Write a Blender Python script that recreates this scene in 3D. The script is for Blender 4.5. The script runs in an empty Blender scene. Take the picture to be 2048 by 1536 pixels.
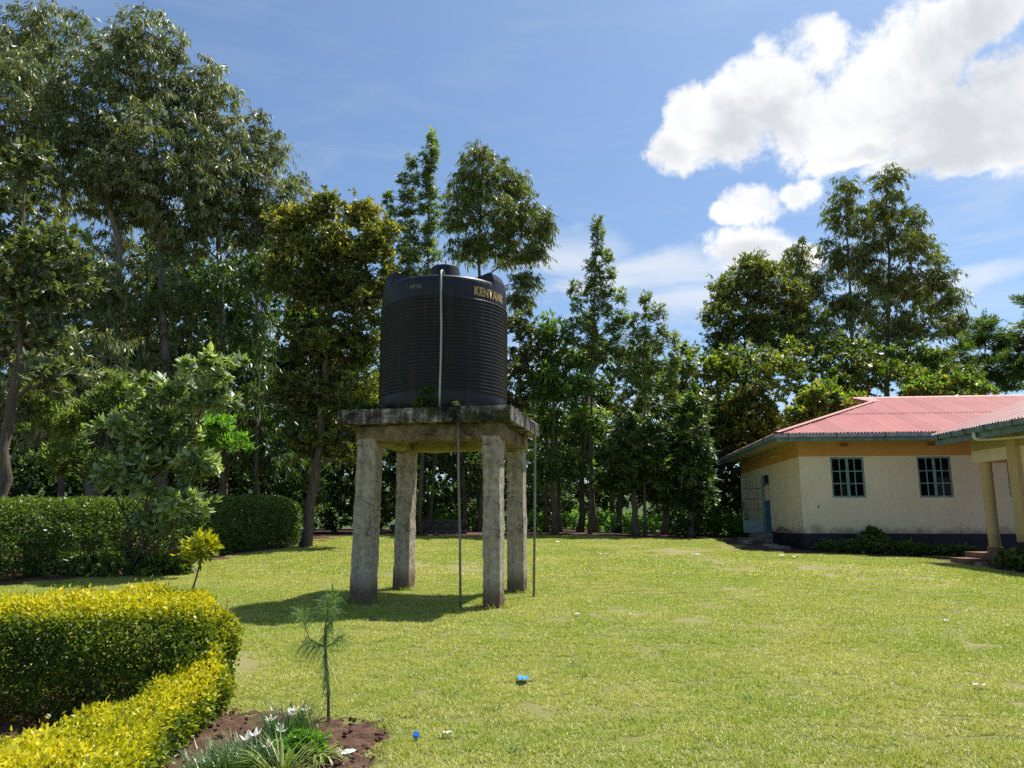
import bpy, math, random
import numpy as np
from mathutils import Vector, Matrix, noise as mnoise

# ------------------------------------------------------------------ camera, sky, sun, exposure
SC = bpy.context.scene
COL = SC.collection
R = math.radians
FPX, HORIZON, EYE = 1480.0, 1038.0, 1.5           # focal length in photo pixels, horizon row, eye height (m)
PITCH = math.atan((HORIZON - 768) / FPX)
CP, SP = math.cos(PITCH), math.sin(PITCH)

cam = bpy.data.cameras.new('camera')
cam.sensor_width = 36.0
cam.lens = FPX / 2048 * 36.0
cam.clip_start, cam.clip_end = 0.1, 3000
camo = bpy.data.objects.new('camera', cam); COL.objects.link(camo)
camo.location = (0, 0, EYE); camo.rotation_euler = (math.pi/2 + PITCH, 0, 0)
SC.camera = camo

SUNDIR = Vector((0.365, 0.30, 1.0)).normalized()   # towards the sun: behind and right, high
SUN_EL = math.asin(SUNDIR.z); SUN_AZ = math.atan2(SUNDIR.x, SUNDIR.y)
sl = bpy.data.lights.new('sun', 'SUN'); sl.energy = 5.0; sl.angle = R(0.5); sl.color = (1.0, 0.955, 0.87)
so = bpy.data.objects.new('sun', sl); COL.objects.link(so)
so.rotation_euler = SUNDIR.to_track_quat('Z', 'Y').to_euler(); so.location = (20, 15, 60)

SC.view_settings.view_transform = 'Standard'; SC.view_settings.look = 'None'
SC.view_settings.exposure = 0.5; SC.view_settings.gamma = 1.0
try: SC.view_settings.use_curve_mapping = False
except Exception: pass
SC.render.engine = 'CYCLES'
cy = SC.cycles
cy.max_bounces, cy.diffuse_bounces, cy.glossy_bounces, cy.transmission_bounces = 6, 3, 2, 3
cy.sample_clamp_indirect = 2.0
cy.use_denoising = False
try: cy.denoiser = 'OPENIMAGEDENOISE'; cy.denoising_prefilter = 'ACCURATE'
except Exception: pass

def ray(px, py):
    a, b = (px-1024)/FPX, (768-py)/FPX
    return a, CP - b*SP, SP + b*CP
def at(px, py, y):
    d = ray(px, py); t = y/d[1]
    return Vector((d[0]*t, y, EYE + d[2]*t))
def gz(x, y):
    g = 0.035*(min(max(y, 5), 32)-5)
    t = min(max((y-6)/19, 0), 1)
    g += 0.13*(min(max(y, 52), 92)-52)
    return g - 0.032*max(0, min(x, 14)-3)*t
def G(px, py):
    d = ray(px, py); lo, hi = 1.0, 200.0
    for _ in range(50):
        m = (lo+hi)/2
        if EYE + d[2]*m > gz(d[0]*m, d[1]*m): lo = m
        else: hi = m
    return Vector((d[0]*m, d[1]*m, EYE + d[2]*m))

# node helper -------------------------------------------------
class NT:
    def __init__(s, tree): s.t = tree; s.n = tree.nodes; s.l = tree.links
    def add(s, typ, **kw):
        nd = s.n.new(typ)
        for k, v in kw.items():
            if k == 'inp':
                for i, val in v.items():
                    if isinstance(val, bpy.types.NodeSocket): s.l.new(val, nd.inputs[i])
                    else: nd.inputs[i].default_value = val
            else: setattr(nd, k, v)
        return nd
    def math(s, op, a, b=0.0, c=None, clamp=False):
        inp = {0: a, 1: b}
        if c is not None: inp[2] = c
        return s.add('ShaderNodeMath', operation=op, use_clamp=clamp, inp=inp).outputs[0]
    def vmath(s, op, a, b=None, out=0, scale=None):
        inp = {0: a}
        if b is not None: inp[1] = b
        if scale is not None: inp['Scale'] = scale
        return s.add('ShaderNodeVectorMath', operation=op, inp=inp).outputs[out]
    def noise(s, vec, scale, detail=4, rough=0.55, dist=0.0):
        nd = s.add('ShaderNodeTexNoise', inp={'Scale': scale, 'Detail': detail, 'Roughness': rough, 'Distortion': dist})
        if vec is not None: s.l.new(vec, nd.inputs['Vector'])
        return nd.outputs['Fac']
    def ramp(s, fac, stops, interp='LINEAR'):
        nd = s.add('ShaderNodeValToRGB'); cr = nd.color_ramp; cr.interpolation = interp
        while len(cr.elements) < len(stops): cr.elements.new(0.5)
        for e, (p, c) in zip(cr.elements, stops):
            e.position = p; e.color = (c, c, c, 1) if isinstance(c, (int, float)) else (c[0], c[1], c[2], 1)
        s.l.new(fac, nd.inputs[0]); return nd.outputs[0]
    def mix(s, fac, a, b, blend='MIX'):
        nd = s.add('ShaderNodeMix', data_type='RGBA', blend_type=blend)
        for i, v in ((0, fac), (6, a), (7, b)):
            if isinstance(v, bpy.types.NodeSocket): s.l.new(v, nd.inputs[i])
            else: nd.inputs[i].default_value = v if i == 0 else (v[0], v[1], v[2], 1)
        return nd.outputs[2]
    def mapr(s, v, a, b, c=0.0, d=1.0, smooth=True):
        return s.add('ShaderNodeMapRange', interpolation_type='SMOOTHSTEP' if smooth else 'LINEAR',
                     inp={0: v, 1: a, 2: b, 3: c, 4: d}).outputs[0]

world = bpy.data.worlds.new('World'); SC.world = world; world.use_nodes = True
w = NT(world.node_tree); w.n.clear()
world.cycles.sampling_method = 'MANUAL'; world.cycles.sample_map_resolution = 256
SKY_STRENGTH = 0.10
sky = w.add('ShaderNodeTexSky', sky_type='NISHITA', sun_disc=False, sun_elevation=SUN_EL, sun_rotation=SUN_AZ,
            altitude=300, air_density=1.0, dust_density=1.6, ozone_density=1.6)
dirv = w.add('ShaderNodeTexCoord').outputs['Generated']
dirn = w.vmath('NORMALIZE', dirv)
# cumulus banks: (photo px, py, radius x px, radius y px); those beyond the frame carry the same kind of sky on
def dvec(px, py): return Vector(ray(px, py)).normalized()
BANKS = [(1345, 300, 62, 60), (1385, 225, 50, 62), (1470, 245, 110, 95), (1560, 190, 120, 115), (1632, 125, 80, 85), (1640, 250, 140, 110),
         (1740, 190, 130, 120), (1850, 110, 120, 110), (1900, 240, 170, 120), (2040, 200, 170, 160), (1960, 30, 130, 70),
         (1700, 322, 110, 28), (1860, 325, 120, 32), (1960, 318, 150, 40),
         (1510, 400, 78, 48), (1605, 383, 50, 30), (1450, 425, 40, 24), (1490, 495, 95, 55), (1560, 520, 80, 40),
         (2250, 60, 220, 200), (2350, 330, 230, 160),
         (-500, 200, 190, 120), (-700, 420, 170, 90), (-900, 120, 260, 150), (2900, -200, 300, 200), (400, -900, 260, 160), (2600, 600, 160, 60)]
warp = w.vmath('SUBTRACT', w.add('ShaderNodeTexNoise', inp={'Vector': dirn, 'Scale': 9.0, 'Detail': 5.0, 'Roughness': 0.6}).outputs['Color'], (0.5, 0.5, 0.5))
dw = w.vmath('ADD', dirn, w.vmath('SCALE', warp, scale=0.055))
field = None
for (px, py, rx, ry) in BANKS:
    b = dvec(px, py); rr = (1 + ((px-1024)/FPX)**2 + ((768-py)/FPX)**2) ** 0.5
    ax = rx/FPX/rr; ay = ry/FPX/rr
    d = w.vmath('SUBTRACT', dw, tuple(b))
    right = Vector((b.y, -b.x, 0)).normalized(); up = right.cross(b)
    du = w.math('MULTIPLY', w.vmath('DOT_PRODUCT', d, tuple(right), out=1), 1/ax)
    dv = w.math('MULTIPLY', w.vmath('DOT_PRODUCT', d, tuple(up), out=1), 1/ay)
    df = w.math('MULTIPLY', w.vmath('DOT_PRODUCT', d, tuple(b), out=1), 1/ax)
    q = w.math('ADD', w.math('ADD', w.math('MULTIPLY', du, du), w.math('MULTIPLY', dv, dv)), w.math('MULTIPLY', df, df))
    f = w.math('SUBTRACT', 1.0, q)
    field = f if field is None else w.math('SMOOTH_MAX', field, f, 0.16)
field = w.math('MAXIMUM', field, -1.5)
fb = w.math('ADD', w.math('MULTIPLY', w.noise(dirn, 10.0, 6, 0.6), 0.62), w.math('MULTIPLY', w.noise(dirn, 34.0, 9, 0.72), 0.38))
fb2 = w.noise(dirn, 7.0, 6, 0.6, 0.4)
dens = w.math('ADD', field, w.math('MULTIPLY', w.math('SUBTRACT', fb, 0.5), 4.2))
mask = w.mapr(dens, -0.12, 0.66)
core = w.mapr(w.math('ADD', w.math('MULTIPLY', field, 0.55), w.math('MULTIPLY', w.math('SUBTRACT', fb2, 0.5), 2.2)), 0.05, 0.85)
ccol = w.mix(core, (7.4, 7.45, 7.5), (4.9, 5.1, 5.4))
# thin high veil low in the sky and streaks
sepz = w.add('ShaderNodeSeparateXYZ', inp={0: dirn}).outputs[2]
stre = w.noise(w.vmath('MULTIPLY', dirn, (3.0, 3.0, 14.0)), 1.6, 6, 0.6, 0.6)
veil = w.math('MULTIPLY', w.mapr(stre, 0.44, 0.72), w.mapr(sepz, 0.50, 0.16, 0.10, 0.62))
base = w.add('ShaderNodeHueSaturation', inp={'Saturation': 0.93, 'Value': 1.0, 'Color': sky.outputs[0]}).outputs[0]
base = w.mix(1.0, base, (0.80, 0.97, 1.10), 'MULTIPLY')
c1 = w.mix(veil, base, (5.0, 5.6, 6.3))
wf = None      # thin wisps low over the trees
for (px, py, rx, ry) in [(1140, 505, 130, 45), (1330, 545, 190, 42), (1230, 560, 120, 30), (1880, 560, 170, 22), (1420, 600, 120, 30), (2300, 640, 200, 30), (-300, 560, 200, 40)]:
    b = dvec(px, py); right = Vector((b.y, -b.x, 0)).normalized(); up = right.cross(b); d = w.vmath('SUBTRACT', dw, tuple(b))
    du = w.math('MULTIPLY', w.vmath('DOT_PRODUCT', d, tuple(right), out=1), FPX/rx); dv = w.math('MULTIPLY', w.vmath('DOT_PRODUCT', d, tuple(up), out=1), FPX/ry); df = w.math('MULTIPLY', w.vmath('DOT_PRODUCT', d, tuple(b), out=1), FPX/rx)
    f = w.math('SUBTRACT', 1.0, w.math('ADD', w.math('ADD', w.math('MULTIPLY', du, du), w.math('MULTIPLY', dv, dv)), w.math('MULTIPLY', df, df)))
    wf = f if wf is None else w.math('MAXIMUM', wf, f)
wisp = w.math('MULTIPLY', w.mapr(w.math('ADD', wf, w.math('MULTIPLY', w.math('SUBTRACT', stre, 0.5), 2.4)), -0.5, 1.3), 0.62)
c1 = w.mix(wisp, c1, (6.6, 6.75, 6.95))
c2 = w.mix(mask, c1, ccol)
bg = w.add('ShaderNodeBackground', inp={'Color': c2, 'Strength': SKY_STRENGTH})
w.l.new(bg.outputs[0], w.add('ShaderNodeOutputWorld').inputs[0])

# ------------------------------------------------------------------ object helpers
def link(name, data, parent=None):
    o = bpy.data.objects.new(name, data); COL.objects.link(o)
    if parent is not None: o.parent = parent
    return o
def tag(o, label=None, cat=None, group=None, kind=None):
    if label: o['label'] = label
    if cat: o['category'] = cat
    if group: o['group'] = group
    if kind: o['kind'] = kind
    return o
def thing(name, loc, label, cat, group=None, rz=0.0):
    o = bpy.data.objects.new(name, None); COL.objects.link(o)
    o.empty_display_size = 0.1
    o.location = loc; o.rotation_euler = (0, 0, rz)
    return tag(o, label, cat, group)

class MB:
    """collects boxes, tubes and faces into one mesh"""
    def __init__(s): s.v = []; s.f = []; s.m = []
    def face(s, pts, m=0):
        n = len(s.v); s.v += [tuple(p) for p in pts]; s.f.append(list(range(n, n+len(pts)))); s.m.append(m)
    def box(s, x0, x1, y0, y1, z0, z1, m=0, mat=None):
        p = [Vector((x, y, z)) for z in (z0, z1) for y in (y0, y1) for x in (x0, x1)]
        if mat is not None: p = [mat @ q for q in p]
        n = len(s.v); s.v += [tuple(q) for q in p]
        for q in ((0, 2, 3, 1), (4, 5, 7, 6), (0, 1, 5, 4), (2, 6, 7, 3), (0, 4, 6, 2), (1, 3, 7, 5)):
            s.f.append([n+i for i in q]); s.m.append(m)
    def tube(s, pts, rad, sides=7, m=0, caps=True):
        pts = [Vector(p) for p in pts]
        if not hasattr(rad, '__len__'): rad = [rad]*len(pts)
        n0 = len(s.v); ref = None
        for i, p in enumerate(pts):
            d = (pts[min(i+1, len(pts)-1)] - pts[max(i-1, 0)])
            if d.length < 1e-9: d = Vector((0, 0, 1))
            d.normalize()
            if ref is None: ref = Vector((1, 0, 0)) if abs(d.x) < 0.8 else Vector((0, 1, 0))
            a = (ref - d*ref.dot(d)).normalized(); ref = a; b = d.cross(a)
            for k in range(sides):
                t = 2*math.pi*k/sides
                s.v.append(tuple(p + (a*math.cos(t) + b*math.sin(t))*rad[i]))
        for i in range(len(pts)-1):
            for k in range(sides):
                k2 = (k+1) % sides
                s.f.append([n0+i*sides+k, n0+i*sides+k2, n0+(i+1)*sides+k2, n0+(i+1)*sides+k]); s.m.append(m)
        if caps:
            s.f.append([n0+k for k in reversed(range(sides))]); s.m.append(m)
            s.f.append([n0+(len(pts)-1)*sides+k for k in range(sides)]); s.m.append(m)
    def mesh(s, name, mats, smooth=False):
        me = bpy.data.meshes.new(name); me.from_pydata(s.v, [], s.f)
        for mt in (mats if isinstance(mats, (list, tuple)) else [mats]): me.materials.append(mt)
        me.polygons.foreach_set('material_index', s.m)
        if smooth: me.polygons.foreach_set('use_smooth', [True]*len(s.f))
        me.update(); return me
    def build(s, name, mats, parent=None, smooth=False):
        return link(name, s.mesh(name, mats, smooth), parent)

def quads_mesh(name, V, Fq, mats, mi=None, tint=None, smooth=False):
    """numpy quads to a mesh with a per-face 'tint' attribute"""
    me = bpy.data.meshes.new(name); nv, nf = len(V), len(Fq)
    me.vertices.add(nv); me.vertices.foreach_set('co', np.ascontiguousarray(V, dtype=np.float32).ravel())
    me.loops.add(nf*4); me.loops.foreach_set('vertex_index', np.ascontiguousarray(Fq, dtype=np.int32).ravel())
    me.polygons.add(nf); me.polygons.foreach_set('loop_start', np.arange(0, nf*4, 4, dtype=np.int32))
    try: me.polygons.foreach_set('loop_total', np.full(nf, 4, dtype=np.int32))
    except Exception: pass
    for mt in (mats if isinstance(mats, (list, tuple)) else [mats]): me.materials.append(mt)
    if mi is not None: me.polygons.foreach_set('material_index', np.ascontiguousarray(mi, dtype=np.int32))
    if smooth: me.polygons.foreach_set('use_smooth', np.ones(nf, dtype=bool))
    me.update(calc_edges=True)
    if tint is not None:
        at_ = me.attributes.new('tint', 'FLOAT', 'FACE'); at_.data.foreach_set('value', np.ascontiguousarray(tint, dtype=np.float32))
    return me

# ------------------------------------------------------------------ materials
def mat(name):
    m = bpy.data.materials.new(name); m.use_nodes = True
    t = NT(m.node_tree); t.n.clear(); return m, t
def finish(t, shader, bump=None):
    t.l.new(shader, t.add('ShaderNodeOutputMaterial').inputs[0])
def principled(t, col, rough=0.6, spec=0.5, metal=0.0, bump=None, bstr=0.3, bdist=0.02):
    p = t.add('ShaderNodeBsdfPrincipled', inp={'Metallic': metal})
    for k, v in (('Base Color', col), ('Roughness', rough), ('Specular IOR Level', spec)):
        if isinstance(v, bpy.types.NodeSocket): t.l.new(v, p.inputs[k])
        else: p.inputs[k].default_value = (v[0], v[1], v[2], 1) if k == 'Base Color' else v
    if bump is not None:
        b = t.add('ShaderNodeBump', inp={'Strength': bstr, 'Distance': bdist, 'Height': bump})
        t.l.new(b.outputs[0], p.inputs['Normal'])
    return p.outputs[0]
def obj_pos(t): return t.add('ShaderNodeTexCoord').outputs['Object']
def world_pos(t): return t.add('ShaderNodeNewGeometry').outputs['Position']
def simple(name, col, rough=0.6, spec=0.5, var=0.15, scale=8.0, metal=0.0, bump=0.0):
    m, t = mat(name); p = obj_pos(t)
    n = t.noise(p, scale, 5, 0.6)
    c = t.mix(t.mapr(n, 0.3, 0.7), tuple(v*(1-var) for v in col), tuple(min(1, v*(1+var)) for v in col))
    finish(t, principled(t, c, rough, spec, metal, t.noise(p, scale*5, 4, 0.6) if bump else None, bump, 0.01)); return m
def leaf_mat(name, stops, rough=0.42, spec=0.5, trans=0.40, tcol=(1.5, 1.6, 0.5), gain=1.75, patch=0.0, patch_col=(0.2, 0.2, 0.02), patch_scale=0.5):
    m, t = mat(name)
    a = t.add('ShaderNodeAttribute', attribute_type='GEOMETRY', attribute_name='tint').outputs['Fac']
    c = t.ramp(a, [(q, tuple(min(.9, v*gain) for v in k)) for q, k in stops])
    if patch:
        f = t.math('MULTIPLY', t.mapr(t.noise(world_pos(t), patch_scale, 3, 0.5), 0.5, 0.7), patch)
        c = t.mix(f, c, patch_col)
    pr = principled(t, c, rough, spec)
    tr = t.add('ShaderNodeBsdfTranslucent', inp={'Color': t.mix(1.0, c, tcol, 'MULTIPLY')}).outputs[0]
    mx = t.add('ShaderNodeMixShader', inp={0: trans, 1: pr, 2: tr}).outputs[0]
    finish(t, mx); return m

M = {}
# foliage: dark to light with an odd pale or dead leaf at the end of the ramp
M['euc'] = leaf_mat('eucalyptus leaf', [(0.0, (0.032, 0.044, 0.016)), (0.5, (0.080, 0.098, 0.040)), (0.88, (0.155, 0.175, 0.080)), (1.0, (0.23, 0.18, 0.09))], 0.46, 0.8, 0.42, (1.4, 1.45, 0.5), gain=2.1)
M['euc_green'] = leaf_mat('fresh eucalyptus leaf', [(0.0, (0.032, 0.044, 0.013)), (0.5, (0.082, 0.104, 0.028)), (0.9, (0.150, 0.170, 0.048)), (1.0, (0.20, 0.185, 0.06))], 0.45, 0.55, 0.42, (1.5, 1.5, 0.4), gain=2.0)
M['olive'] = leaf_mat('olive yellow leaf', [(0.0, (0.036, 0.046, 0.013)), (0.5, (0.084, 0.100, 0.026)), (0.78, (0.140, 0.155, 0.042)), (1.0, (0.31, 0.27, 0.05))], 0.42, 0.7, 0.40, (1.5, 1.45, 0.35), gain=1.9)
M['dark'] = leaf_mat('dark broad leaf', [(0.0, (0.018, 0.034, 0.009)), (0.6, (0.044, 0.074, 0.017)), (0.95, (0.090, 0.128, 0.028)), (1.0, (0.14, 0.13, 0.03))], 0.40, 0.7, 0.38, (1.5, 1.7, 0.32), gain=1.9)
M['bright'] = leaf_mat('bright broad leaf', [(0.0, (0.030, 0.062, 0.013)), (0.6, (0.074, 0.125, 0.024)), (0.95, (0.140, 0.200, 0.040)), (1.0, (0.24, 0.20, 0.04))], 0.42, 0.7, 0.42, (1.45, 1.55, 0.35), gain=1.95)
M['silver'] = leaf_mat('pale backed leaf', [(0.0, (0.032, 0.046, 0.017)), (0.6, (0.086, 0.106, 0.040)), (1.0, (0.17, 0.185, 0.095))], 0.42, 1.0, 0.32, (1.4, 1.5, 0.45), gain=1.45)
M['shrub'] = leaf_mat('pale glossy shrub leaf', [(0.0, (0.026, 0.044, 0.017)), (0.5, (0.080, 0.108, 0.046)), (1.0, (0.18, 0.21, 0.11))], 0.42, 1.0, 0.42, (1.4, 1.45, 0.55), gain=2.6)
M['feather'] = leaf_mat('feathery leaf', [(0.0, (0.036, 0.060, 0.020)), (0.6, (0.090, 0.125, 0.034)), (1.0, (0.17, 0.20, 0.055))], 0.45, 0.5, 0.45, (1.45, 1.5, 0.4), gain=2.1)
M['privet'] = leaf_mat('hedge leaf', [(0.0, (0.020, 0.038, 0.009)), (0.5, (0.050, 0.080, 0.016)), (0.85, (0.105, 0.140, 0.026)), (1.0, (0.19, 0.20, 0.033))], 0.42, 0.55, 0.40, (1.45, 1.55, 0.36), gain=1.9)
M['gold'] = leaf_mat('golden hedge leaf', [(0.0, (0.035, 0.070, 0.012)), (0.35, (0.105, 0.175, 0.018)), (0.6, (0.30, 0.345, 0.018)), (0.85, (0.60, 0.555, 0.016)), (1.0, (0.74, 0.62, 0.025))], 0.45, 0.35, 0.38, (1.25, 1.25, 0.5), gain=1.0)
M['lily'] = leaf_mat('lily leaf', [(0.0, (0.018, 0.045, 0.014)), (0.7, (0.045, 0.095, 0.026)), (1.0, (0.09, 0.15, 0.04))], 0.35, 0.5, 0.25, (1.3, 1.6, 0.4))
M['spider'] = leaf_mat('striped grass leaf', [(0.0, (0.10, 0.15, 0.03)), (0.6, (0.22, 0.27, 0.06)), (1.0, (0.42, 0.42, 0.16))], 0.4, 0.5, 0.3, (1.2, 1.3, 0.5), gain=1.0)
M['needle'] = leaf_mat('pine needle', [(0.0, (0.045, 0.085, 0.035)), (0.6, (0.085, 0.150, 0.050)), (1.0, (0.17, 0.25, 0.075))], 0.4, 0.5, 0.3, (1.3, 1.5, 0.5))
M['weed'] = leaf_mat('weed leaf', [(0.0, (0.045, 0.095, 0.016)), (0.6, (0.10, 0.19, 0.03)), (1.0, (0.19, 0.28, 0.05))], 0.42, 0.4, 0.4, (1.4, 1.7, 0.4))

def grass_mat():
    m, t = mat('lawn grass blade')
    a = t.add('ShaderNodeAttribute', attribute_type='GEOMETRY', attribute_name='tint').outputs['Fac']
    p = world_pos(t)
    big = t.noise(p, 0.42, 5, 0.65, 0.4); mid = t.noise(p, 2.2, 5, 0.7)
    green = t.ramp(a, [(0.0, (0.165, 0.225, 0.028)), (0.5, (0.365, 0.430, 0.062)), (0.85, (0.520, 0.540, 0.135)), (1.0, (0.56, 0.51, 0.24))])
    dry = t.ramp(a, [(0.0, (0.25, 0.265, 0.048)), (0.5, (0.530, 0.505, 0.135)), (0.8, (0.66, 0.60, 0.27)), (1.0, (0.72, 0.65, 0.40))])
    f = t.mapr(t.math('ADD', t.math('MULTIPLY', big, 0.62), t.math('MULTIPLY', mid, 0.38)), 0.40, 0.63)
    c = t.mix(f, green, dry)
    pr = principled(t, c, 0.45, 0.45)
    tr = t.add('ShaderNodeBsdfTranslucent', inp={'Color': t.mix(1.0, c, (1.2, 1.3, 0.5), 'MULTIPLY')}).outputs[0]
    finish(t, t.add('ShaderNodeMixShader', inp={0: 0.35, 1: pr, 2: tr}).outputs[0]); return m
M['grass'] = grass_mat()

def ground_mat():
    m, t = mat('ground soil and thatch')
    p = world_pos(t)
    a = t.add('ShaderNodeAttribute', attribute_type='GEOMETRY', attribute_name='bare').outputs['Fac']
    n1, n2, n3 = t.noise(p, 1.3, 5), t.noise(p, 14, 6, 0.65), t.noise(p, 90, 4, 0.7)
    thatch = t.ramp(n2, [(0.3, (0.12, 0.135, 0.030)), (0.7, (0.25, 0.25, 0.085))])
    soil = t.ramp(t.math('ADD', t.math('MULTIPLY', n2, 0.6), t.math('MULTIPLY', n3, 0.4)), [(0.3, (0.040, 0.021, 0.014)), (0.5, (0.095, 0.052, 0.034)), (0.72, (0.20, 0.125, 0.085))])
    wn = t.add('ShaderNodeAttribute', attribute_type='GEOMETRY', attribute_name='worn').outputs['Fac']
    thatch = t.mix(wn, thatch, t.ramp(n3, [(0.3, (0.17, 0.15, 0.055)), (0.7, (0.34, 0.31, 0.13))]))
    f = t.mapr(t.math('ADD', a, t.math('MULTIPLY', t.math('SUBTRACT', n1, 0.5), 0.5)), 0.4, 0.6)
    c = t.mix(f, thatch, soil)
    c = t.mix(t.mapr(a, -0.4, -0.9), c, t.ramp(n2, [(0.3, (0.03, 0.055, 0.012)), (0.7, (0.07, 0.115, 0.022))]))
    finish(t, principled(t, c, 0.9, 0.2, bump=t.math('ADD', n2, t.math('MULTIPLY', n3, 0.5)), bstr=0.7, bdist=0.03)); return m
M['ground'] = ground_mat()
def soil_mat():
    m, t = mat('garden bed soil'); p = world_pos(t)
    n2, n3 = t.noise(p, 11, 6, 0.65), t.noise(p, 60, 5, 0.7)
    c = t.ramp(t.math('ADD', t.math('MULTIPLY', n2, 0.55), t.math('MULTIPLY', n3, 0.45)), [(0.3, (0.045, 0.022, 0.015)), (0.5, (0.130, 0.070, 0.048)), (0.72, (0.26, 0.165, 0.12))])
    finish(t, principled(t, c, 0.95, 0.15, bump=t.math('ADD', n2, n3), bstr=0.9, bdist=0.03)); return m
M['soil'] = soil_mat()

def bark_mat(name, c0, c1, c2):
    m, t = mat(name); p = obj_pos(t)
    st = t.noise(t.vmath('MULTIPLY', p, (6, 6, 1.2)), 2.0, 6, 0.65); fi = t.noise(p, 40, 4, 0.6)
    c = t.ramp(t.math('ADD', t.math('MULTIPLY', st, 0.75), t.math('MULTIPLY', fi, 0.25)), [(0.3, c0), (0.5, c1), (0.72, c2)])
    finish(t, principled(t, c, 0.85, 0.25, bump=st, bstr=0.6, bdist=0.03)); return m
M['bark'] = bark_mat('grey brown bark', (0.045, 0.033, 0.026), (0.12, 0.09, 0.068), (0.22, 0.18, 0.14))
M['bark_pale'] = bark_mat('smooth eucalyptus bark', (0.09, 0.07, 0.055), (0.20, 0.16, 0.125), (0.34, 0.29, 0.24))
M['twig'] = simple('twig bark', (0.085, 0.065, 0.05), 0.85, 0.2, 0.3, 6)

def concrete_mat(name, c0, c1, c2, moss=0.0, streak=0.5, stain=0.6, patch=12, spread=.12, splash=0.0):
    m, t = mat(name); p = obj_pos(t)
    n1, n2, n3 = t.noise(p, 2.2, 6, 0.65), t.noise(p, patch, 6, 0.65), t.noise(p, 55, 4, 0.7)
    st = t.noise(t.vmath('MULTIPLY', p, (9, 9, 0.7)), 1.6, 5, 0.6)
    v = t.math('ADD', t.math('ADD', t.math('MULTIPLY', n2, 0.5), t.math('MULTIPLY', st, streak*0.5)), t.math('MULTIPLY', n3, 0.5-streak*0.5+0.001))
    c = t.ramp(v, [(.5-spread, c0), (0.5, c1), (.5+spread, c2)])
    c = t.mix(t.math('MULTIPLY', t.mapr(n1, 0.48, 0.66), stain), c, tuple(x*0.22 for x in c0))
    if moss: c = t.mix(t.math('MULTIPLY', t.mapr(t.noise(p, 3.1, 6, 0.7, 0.5), 0.53, 0.62), moss), c, (0.035, 0.05, 0.008))
    if splash:          # earth splashed up the foot
        z = t.add('ShaderNodeSeparateXYZ', inp={0: p}).outputs[2]
        c = t.mix(t.math('MULTIPLY', t.mapr(t.math('ADD', z, t.math('MULTIPLY', n2, -0.5)), 0.22, -0.08), splash), c, (0.12, 0.07, 0.04))
    cr = t.add('ShaderNodeTexVoronoi', feature='DISTANCE_TO_EDGE', inp={'Vector': t.vmath('ADD', p, t.vmath('SCALE', t.add('ShaderNodeTexNoise', inp={'Vector': p, 'Scale': 5.0, 'Detail': 4.0}).outputs['Color'], scale=0.35)), 'Scale': 2.1}).outputs['Distance']
    crack = t.math('MULTIPLY', t.mapr(cr, 0.012, 0.0), t.mapr(n1, 0.42, 0.55))
    c = t.mix(t.math('MULTIPLY', crack, 0.6), c, (0.03, 0.027, 0.024))
    finish(t, principled(t, c, 0.88, 0.25, bump=t.math('SUBTRACT', t.math('ADD', n2, t.math('MULTIPLY', n3, 0.7)), crack), bstr=0.8, bdist=0.025)); return m
M['leg'] = concrete_mat('rough rendered concrete', (0.22, 0.175, 0.13), (0.40, 0.335, 0.26), (0.56, 0.49, 0.40), 0.0, 0.7, 0.25, splash=.8)
M['slab'] = concrete_mat('weathered black stained concrete', (0.035, 0.03, 0.024), (0.13, 0.115, 0.095), (0.55, 0.52, 0.49), 0.9, 0.45, 0.95, 3.6, .07)
M['beam'] = concrete_mat('mossy rough concrete beam', (0.10, 0.07, 0.042), (0.22, 0.165, 0.10), (0.33, 0.27, 0.18), 0.45, 0.2, 0.6, 7)
M['beam_in'] = concrete_mat('cast concrete soffit', (0.20, 0.17, 0.06), (0.33, 0.28, 0.11), (0.42, 0.37, 0.17), 0.25, 0.4, 0.25)
M['step'] = concrete_mat('old step concrete', (0.17, 0.14, 0.11), (0.28, 0.24, 0.19), (0.40, 0.35, 0.29), 0.0, 0.3, 0.4)

def tank_mat():
    m, t = mat('black plastic tank'); p = obj_pos(t)
    st = t.noise(t.vmath('MULTIPLY', p, (5, 5, 0.35)), 1.5, 6, 0.6); fi = t.noise(t.vmath('MULTIPLY', p, (26, 26, 1.2)), 1.5, 4, 0.6)
    d = t.math('MULTIPLY', t.mapr(t.math('ADD', t.math('MULTIPLY', st, 0.6), t.math('MULTIPLY', fi, 0.4)), 0.46, 0.68), 0.8)
    c = t.mix(d, (0.008, 0.009, 0.014), (0.042, 0.039, 0.037))
    r = t.mapr(d, 0.0, 1.0, 0.40, 0.65, False)
    finish(t, principled(t, c, r, 0.36)); return m
M['tank'] = tank_mat()
def worn_print(name, col, scale=16.0, lo=0.38, hi=0.50):
    m, t = mat(name); p = obj_pos(t)
    f = t.mapr(t.noise(p, scale, 5, 0.65), lo, hi)
    c = t.mix(f, (0.02, 0.02, 0.024), col)
    finish(t, principled(t, c, 0.55, 0.4)); return m
M['print_gold'] = worn_print('worn gold print', (0.44, 0.30, 0.11), 11, 0.39, 0.46)
M['print_faded'] = worn_print('faded label print', (0.13, 0.125, 0.075), 22, 0.40, 0.55)
M['pvc'] = simple('grey pvc pipe', (0.36, 0.37, 0.31), 0.45, 0.5, 0.15, 4)
M['pvc_dark'] = simple('weathered grey pipe', (0.21, 0.20, 0.175), 0.55, 0.4, 0.2, 4)
M['pvc_white'] = simple('white downpipe', (0.66, 0.66, 0.60), 0.4, 0.5, 0.1, 4)

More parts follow.
